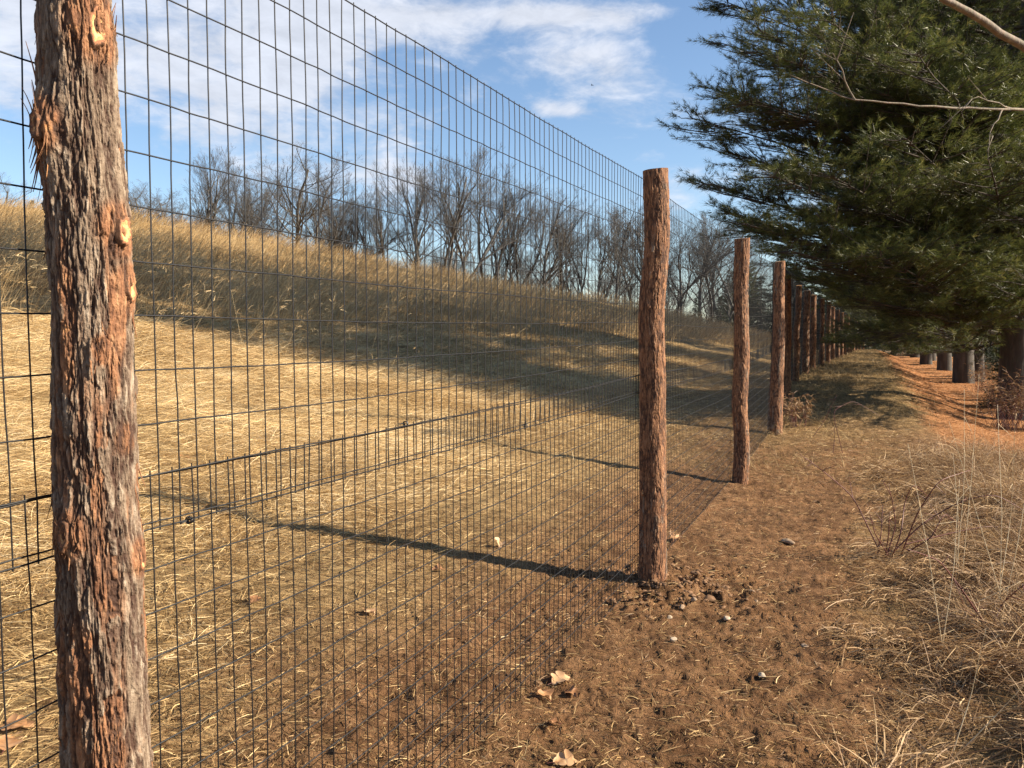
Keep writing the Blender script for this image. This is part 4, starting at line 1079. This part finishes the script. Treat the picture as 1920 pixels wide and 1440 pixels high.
rocks = [(1478, 1018, .11, 'flat brown rock half sunk in the middle of the trodden strip', STONE, .4), (1262, 1203, .045, 'pale stone on the soil below the second post', PALE, .6), (1362, 1166, .05, 'cream stone on the strip right of the second post mound', PALE, .6),
         (1428, 1270, .05, 'white chip lying alone in the lower middle of the strip', PALE, .4), (1300, 1126, .04, 'tan pebble on the right side of the post mound', STONE, .7), (1278, 1142, .045, 'tan stone below the foot of the second post', STONE, .7),
         (1418, 1128, .035, 'small tan stone between the mound and the weeds', STONE, .5), (1408, 1110, .04, 'rounded tan stone right of the post mound', STONE, .6), (1255, 1160, .035, 'small pale pebble under the second post', PALE, .7), (1510, 1212, .05, 'flat tan stone near the weeds', STONE, .3)]
for i, (px, py, sz, lb, mt, fl) in enumerate(rocks): rock(px, py, sz, lb, mt, i + 2, fl)
# soil clods round the mound: one countless crumbly mass
def clods():
    r_ = np.random.default_rng(8); V = []; Fq = []; off_ = 0
    n, m = 5, 7
    th = np.linspace(0, np.pi, n)[:, None]; ph = (np.arange(m) * 2 * np.pi / m)[None, :]
    d0 = np.stack([np.sin(th) * np.cos(ph), np.sin(th) * np.sin(ph), np.cos(th) + 0 * ph], -1).reshape(-1, 3)
    i = np.arange(n - 1)[:, None] * m; j = np.arange(m)[None, :]; j2 = (j + 1) % m
    f0 = np.stack([i + j, i + m + j, i + m + j2, i + j2], -1).reshape(-1, 4)
    c = []
    for _ in range(420):
        a = r_.uniform(0, 6.28); q = abs(r_.normal(0, .24)) + .08
        c.append((P2[0] + q * math.cos(a) * 1.1 + .06, P2[1] + q * math.sin(a) * .8 - .05, r_.uniform(.004, .016) * (1.8 if r_.random() < .08 else 1)))
    for _ in range(1500):
        s_, t_ = r_.uniform(-1.5, .7), r_.uniform(-3.6, 6)
        x_, y_ = xy(s_, t_); c.append((x_, y_, r_.uniform(.002, .007)))
    c = np.array(c); z = ground(c[:, 0], c[:, 1]) + soil_relief(c[:, 0], c[:, 1])
    for k in range(len(c)):
        rr = c[k, 2] * (1 + .38 * r_.normal(0, 1, (len(d0), 1)).clip(-1.2, 1.2)); V.append(d0 * rr * [r_.uniform(.9, 1.6), r_.uniform(.7, 1.2), r_.uniform(.4, .8)] + [c[k, 0], c[k, 1], z[k] - c[k, 2] * .05]); Fq.append(f0 + off_); off_ += len(d0)
    o = mesh_obj('soil_clods', np.concatenate(V), np.concatenate(Fq), CLOD)
    tag(o, 'loose crumbs and clods of brown soil around the second post', 'soil clods', None, 'stuff')
clods()
# arching bramble canes and tall dry stalks on the right
def wiggle(P, n, amp, r_):
    P = np.array(P, float); k = np.linspace(0, len(P) - 1, n); C = np.stack([np.interp(k, np.arange(len(P)), P[:, i]) for i in range(3)], -1)
    for _ in range(3): C[1:-1] = (C[:-2] + C[1:-1] * 2 + C[2:]) / 4
    return C + np.cumsum(r_.normal(0, amp, C.shape), 0) * np.linspace(0, 1, n)[:, None] * .3
def cane_plant(px, py, lines, label, seed, mat=CANE, r0=.0048, name='bramble', cat='bramble', thorn=True):
    """lines: pixel polylines that share the plant's depth, each offset a little in depth along its way"""
    r_ = np.random.default_rng(seed); base = gpt(px, py); Y = base[1]
    root = empty(name, tuple(base))
    for li, line in enumerate(lines):
        pts_ = [at(a, b, Y + (r_.normal(0, .05) * i if i else 0)) for i, (a, b) in enumerate(line)]
        C = wiggle(pts_, 22, .002, r_)
        P = [C]; Rr = [np.linspace(r0, r0 * .35, 22)]
        for _ in range(14 if thorn else 3):
            i = r_.integers(1, 20); d = r_.normal(0, 1, 3); d /= np.linalg.norm(d); L = r_.uniform(.006, .012) if thorn and r_.random() < .7 else r_.uniform(.05, .16)
            P.append(np.stack([C[i], C[i] + d * L * .5, C[i] + d * L])); Rr.append(np.array([r0 * .5, r0 * .35, r0 * .15]))
        v, f = tubes(P, Rr, 5, True)
        mesh_obj('stem', v - base, f, mat, root, smooth=True)
    tag(root, label, cat)
cane_plant(1665, 1050, [[(1645, 1040), (1652, 1000), (1655, 945)], [(1660, 1040), (1667, 1000), (1668, 960)], [(1672, 1045), (1690, 1000), (1696, 940), (1712, 905), (1740, 930)], [(1680, 1030), (1730, 980), (1800, 940), (1865, 925), (1925, 960)],
                       [(1650, 1035), (1600, 930), (1540, 880), (1500, 850)], [(1700, 1020), (1780, 1000), (1850, 985), (1930, 990)], [(1668, 1045), (1640, 1000), (1630, 960)], [(1690, 1040), (1720, 960), (1760, 900), (1820, 880)], [(1700, 1035), (1745, 1010), (1770, 960), (1800, 985)], [(1662, 1045), (1680, 985), (1672, 930), (1655, 900)]], 'red bramble clump with arching canes at the edge of the trodden strip', 1)
cane_plant(1560, 872, [[(1525, 818), (1545, 790), (1568, 740)], [(1562, 850), (1565, 820), (1564, 800)], [(1580, 850), (1560, 770), (1600, 750), (1650, 780)]], 'thin dark bramble shoots standing on the bank past the fourth post', 2, r0=.004)
cane_plant(1850, 1200, [[(1850, 1200), (1880, 1130), (1925, 1090)], [(1860, 1190), (1800, 1100), (1760, 1050), (1700, 1030)]], 'reddish bramble cane arching through the weeds at the right edge', 3)
def stalks(px, py, tops, label, seed):
    cane_plant(px, py, [[(px + (k - len(tops) / 2) * 6, py), ((px + tx) / 2 + 4, (py + ty) / 2), (tx, ty)] for k, (tx, ty) in enumerate(tops)], label, seed, STALK, .0020, 'dry_stalk', 'dry stalk', False)
stalks(1800, 1090, [(1808, 730), (1785, 850), (1835, 700)], 'tall pale stalks rising in front of the orange path', 11)
stalks(1770, 1230, [(1800, 900), (1700, 830)], 'tall straw coloured stalks in the middle of the weeds', 12)
stalks(1880, 1150, [(1905, 780), (1870, 760), (1935, 860), (1780, 790)], 'loose sheaf of pale stalks at the right edge near the path', 13)
stalks(1790, 1420, [(1845, 1180), (1960, 1240)], 'long pale stalks leaning in the bottom right corner', 14)
stalks(1720, 1180, [(1915, 1090), (1900, 1200)], 'pale bent stem lying over the weeds on the right', 15)
# leafy shrub and seedheads by the near pine's foot
def dry_shrub(px, py, h, label, seed, n=46):
    r_ = np.random.default_rng(seed); base = gpt(px, py); root = empty('shrub', tuple(base)); P, Rr = [], []; LB, LH = [], []
    for k in range(n):
        a = r_.uniform(0, 6.28); L = h * r_.uniform(.5, 1.1); d = np.array([math.cos(a) * .45, math.sin(a) * .45, 1]) * L
        m = np.linspace(0, 1, 7)[:, None]; C = d * m + r_.normal(0, .03, (7, 3)) * m + np.array([r_.normal(0, .13 * h), r_.normal(0, .13 * h), 0]); C[:, 2] -= .15 * L * m[:, 0] ** 3
        P.append(C); Rr.append(np.linspace(.0035, .0012, 7))
        for _ in range(18): i = r_.uniform(2.5, 6); i0 = int(min(i, 5)); LB.append(C[i0] + (C[i0 + 1] - C[i0]) * (i - i0)); LH.append(a + r_.normal(0, 1.2))
    v, f = tubes(P, Rr, 4, False); mesh_obj('stems', v, f, CANE, root)
    LB = np.array(LB); nn_ = len(LB); V, Fq, _ = ribbons(LB, np.array(LH), r_.uniform(.05, .12, nn_), r_.uniform(-.9, .7, nn_), r_.normal(-.6, .4, nn_), r_.uniform(.006, .014, nn_), 3)
    mesh_obj('leaves', V, Fq, WEED, root, attrs={'var': np.repeat(r_.beta(2, 2, nn_) * .8, 8)})
    tag(root, label, 'shrub')
dry_shrub(1895, 806, 1.1, 'dry leafy shrub at the foot of the nearest pine', 1, 70)
dry_shrub(1835, 735, .9, 'low dry shrub left of the nearest pine trunk', 2, 30)
dry_shrub(1690, 672, .5, 'small dry shrub at the far end of the path', 3, 16)
dry_shrub(1490, 800, .55, 'wispy dry shrub at the foot of the fifth post', 4, 26)
# distant bird
b = at(1110, 160, 120)
t = np.linspace(-1, 1, 9)
w = np.stack([t * .45, -.12 * np.abs(t) + 0 * t, .16 * np.sin(np.abs(t) * 2.4)], -1)
chord = .13 * (1 - t ** 2 * .8)
V = np.concatenate([w + np.stack([0 * t, chord, 0 * t], -1), w - np.stack([0 * t, chord, 0 * t], -1), w + [0, 0, .015]])
i = np.arange(8); Fq = np.concatenate([np.stack([i, i + 1, i + 19, i + 18], -1), np.stack([i + 18, i + 19, i + 10, i + 9], -1), np.stack([i + 9, i + 10, i + 1, i], -1)])
bv, bf = tubes([np.array([[0, -.32, 0], [0, -.2, .01], [0, 0, 0], [0, .2, .02], [0, .36, .03]])], [np.array([.03, .05, .07, .05, .015])], 8)
o = mesh_obj('bird', np.concatenate([V, bv]), [np.concatenate([Fq, bf[0] + len(V)]), bf[1] + len(V)], mat_plain('bird_feathers', (.02, .02, .022), .7))
o.scale = (.6, .6, .6); o.location = tuple(b); o.rotation_euler = (0, .3, .7); tag(o, 'tiny dark bird gliding high in the blue sky', 'bird')
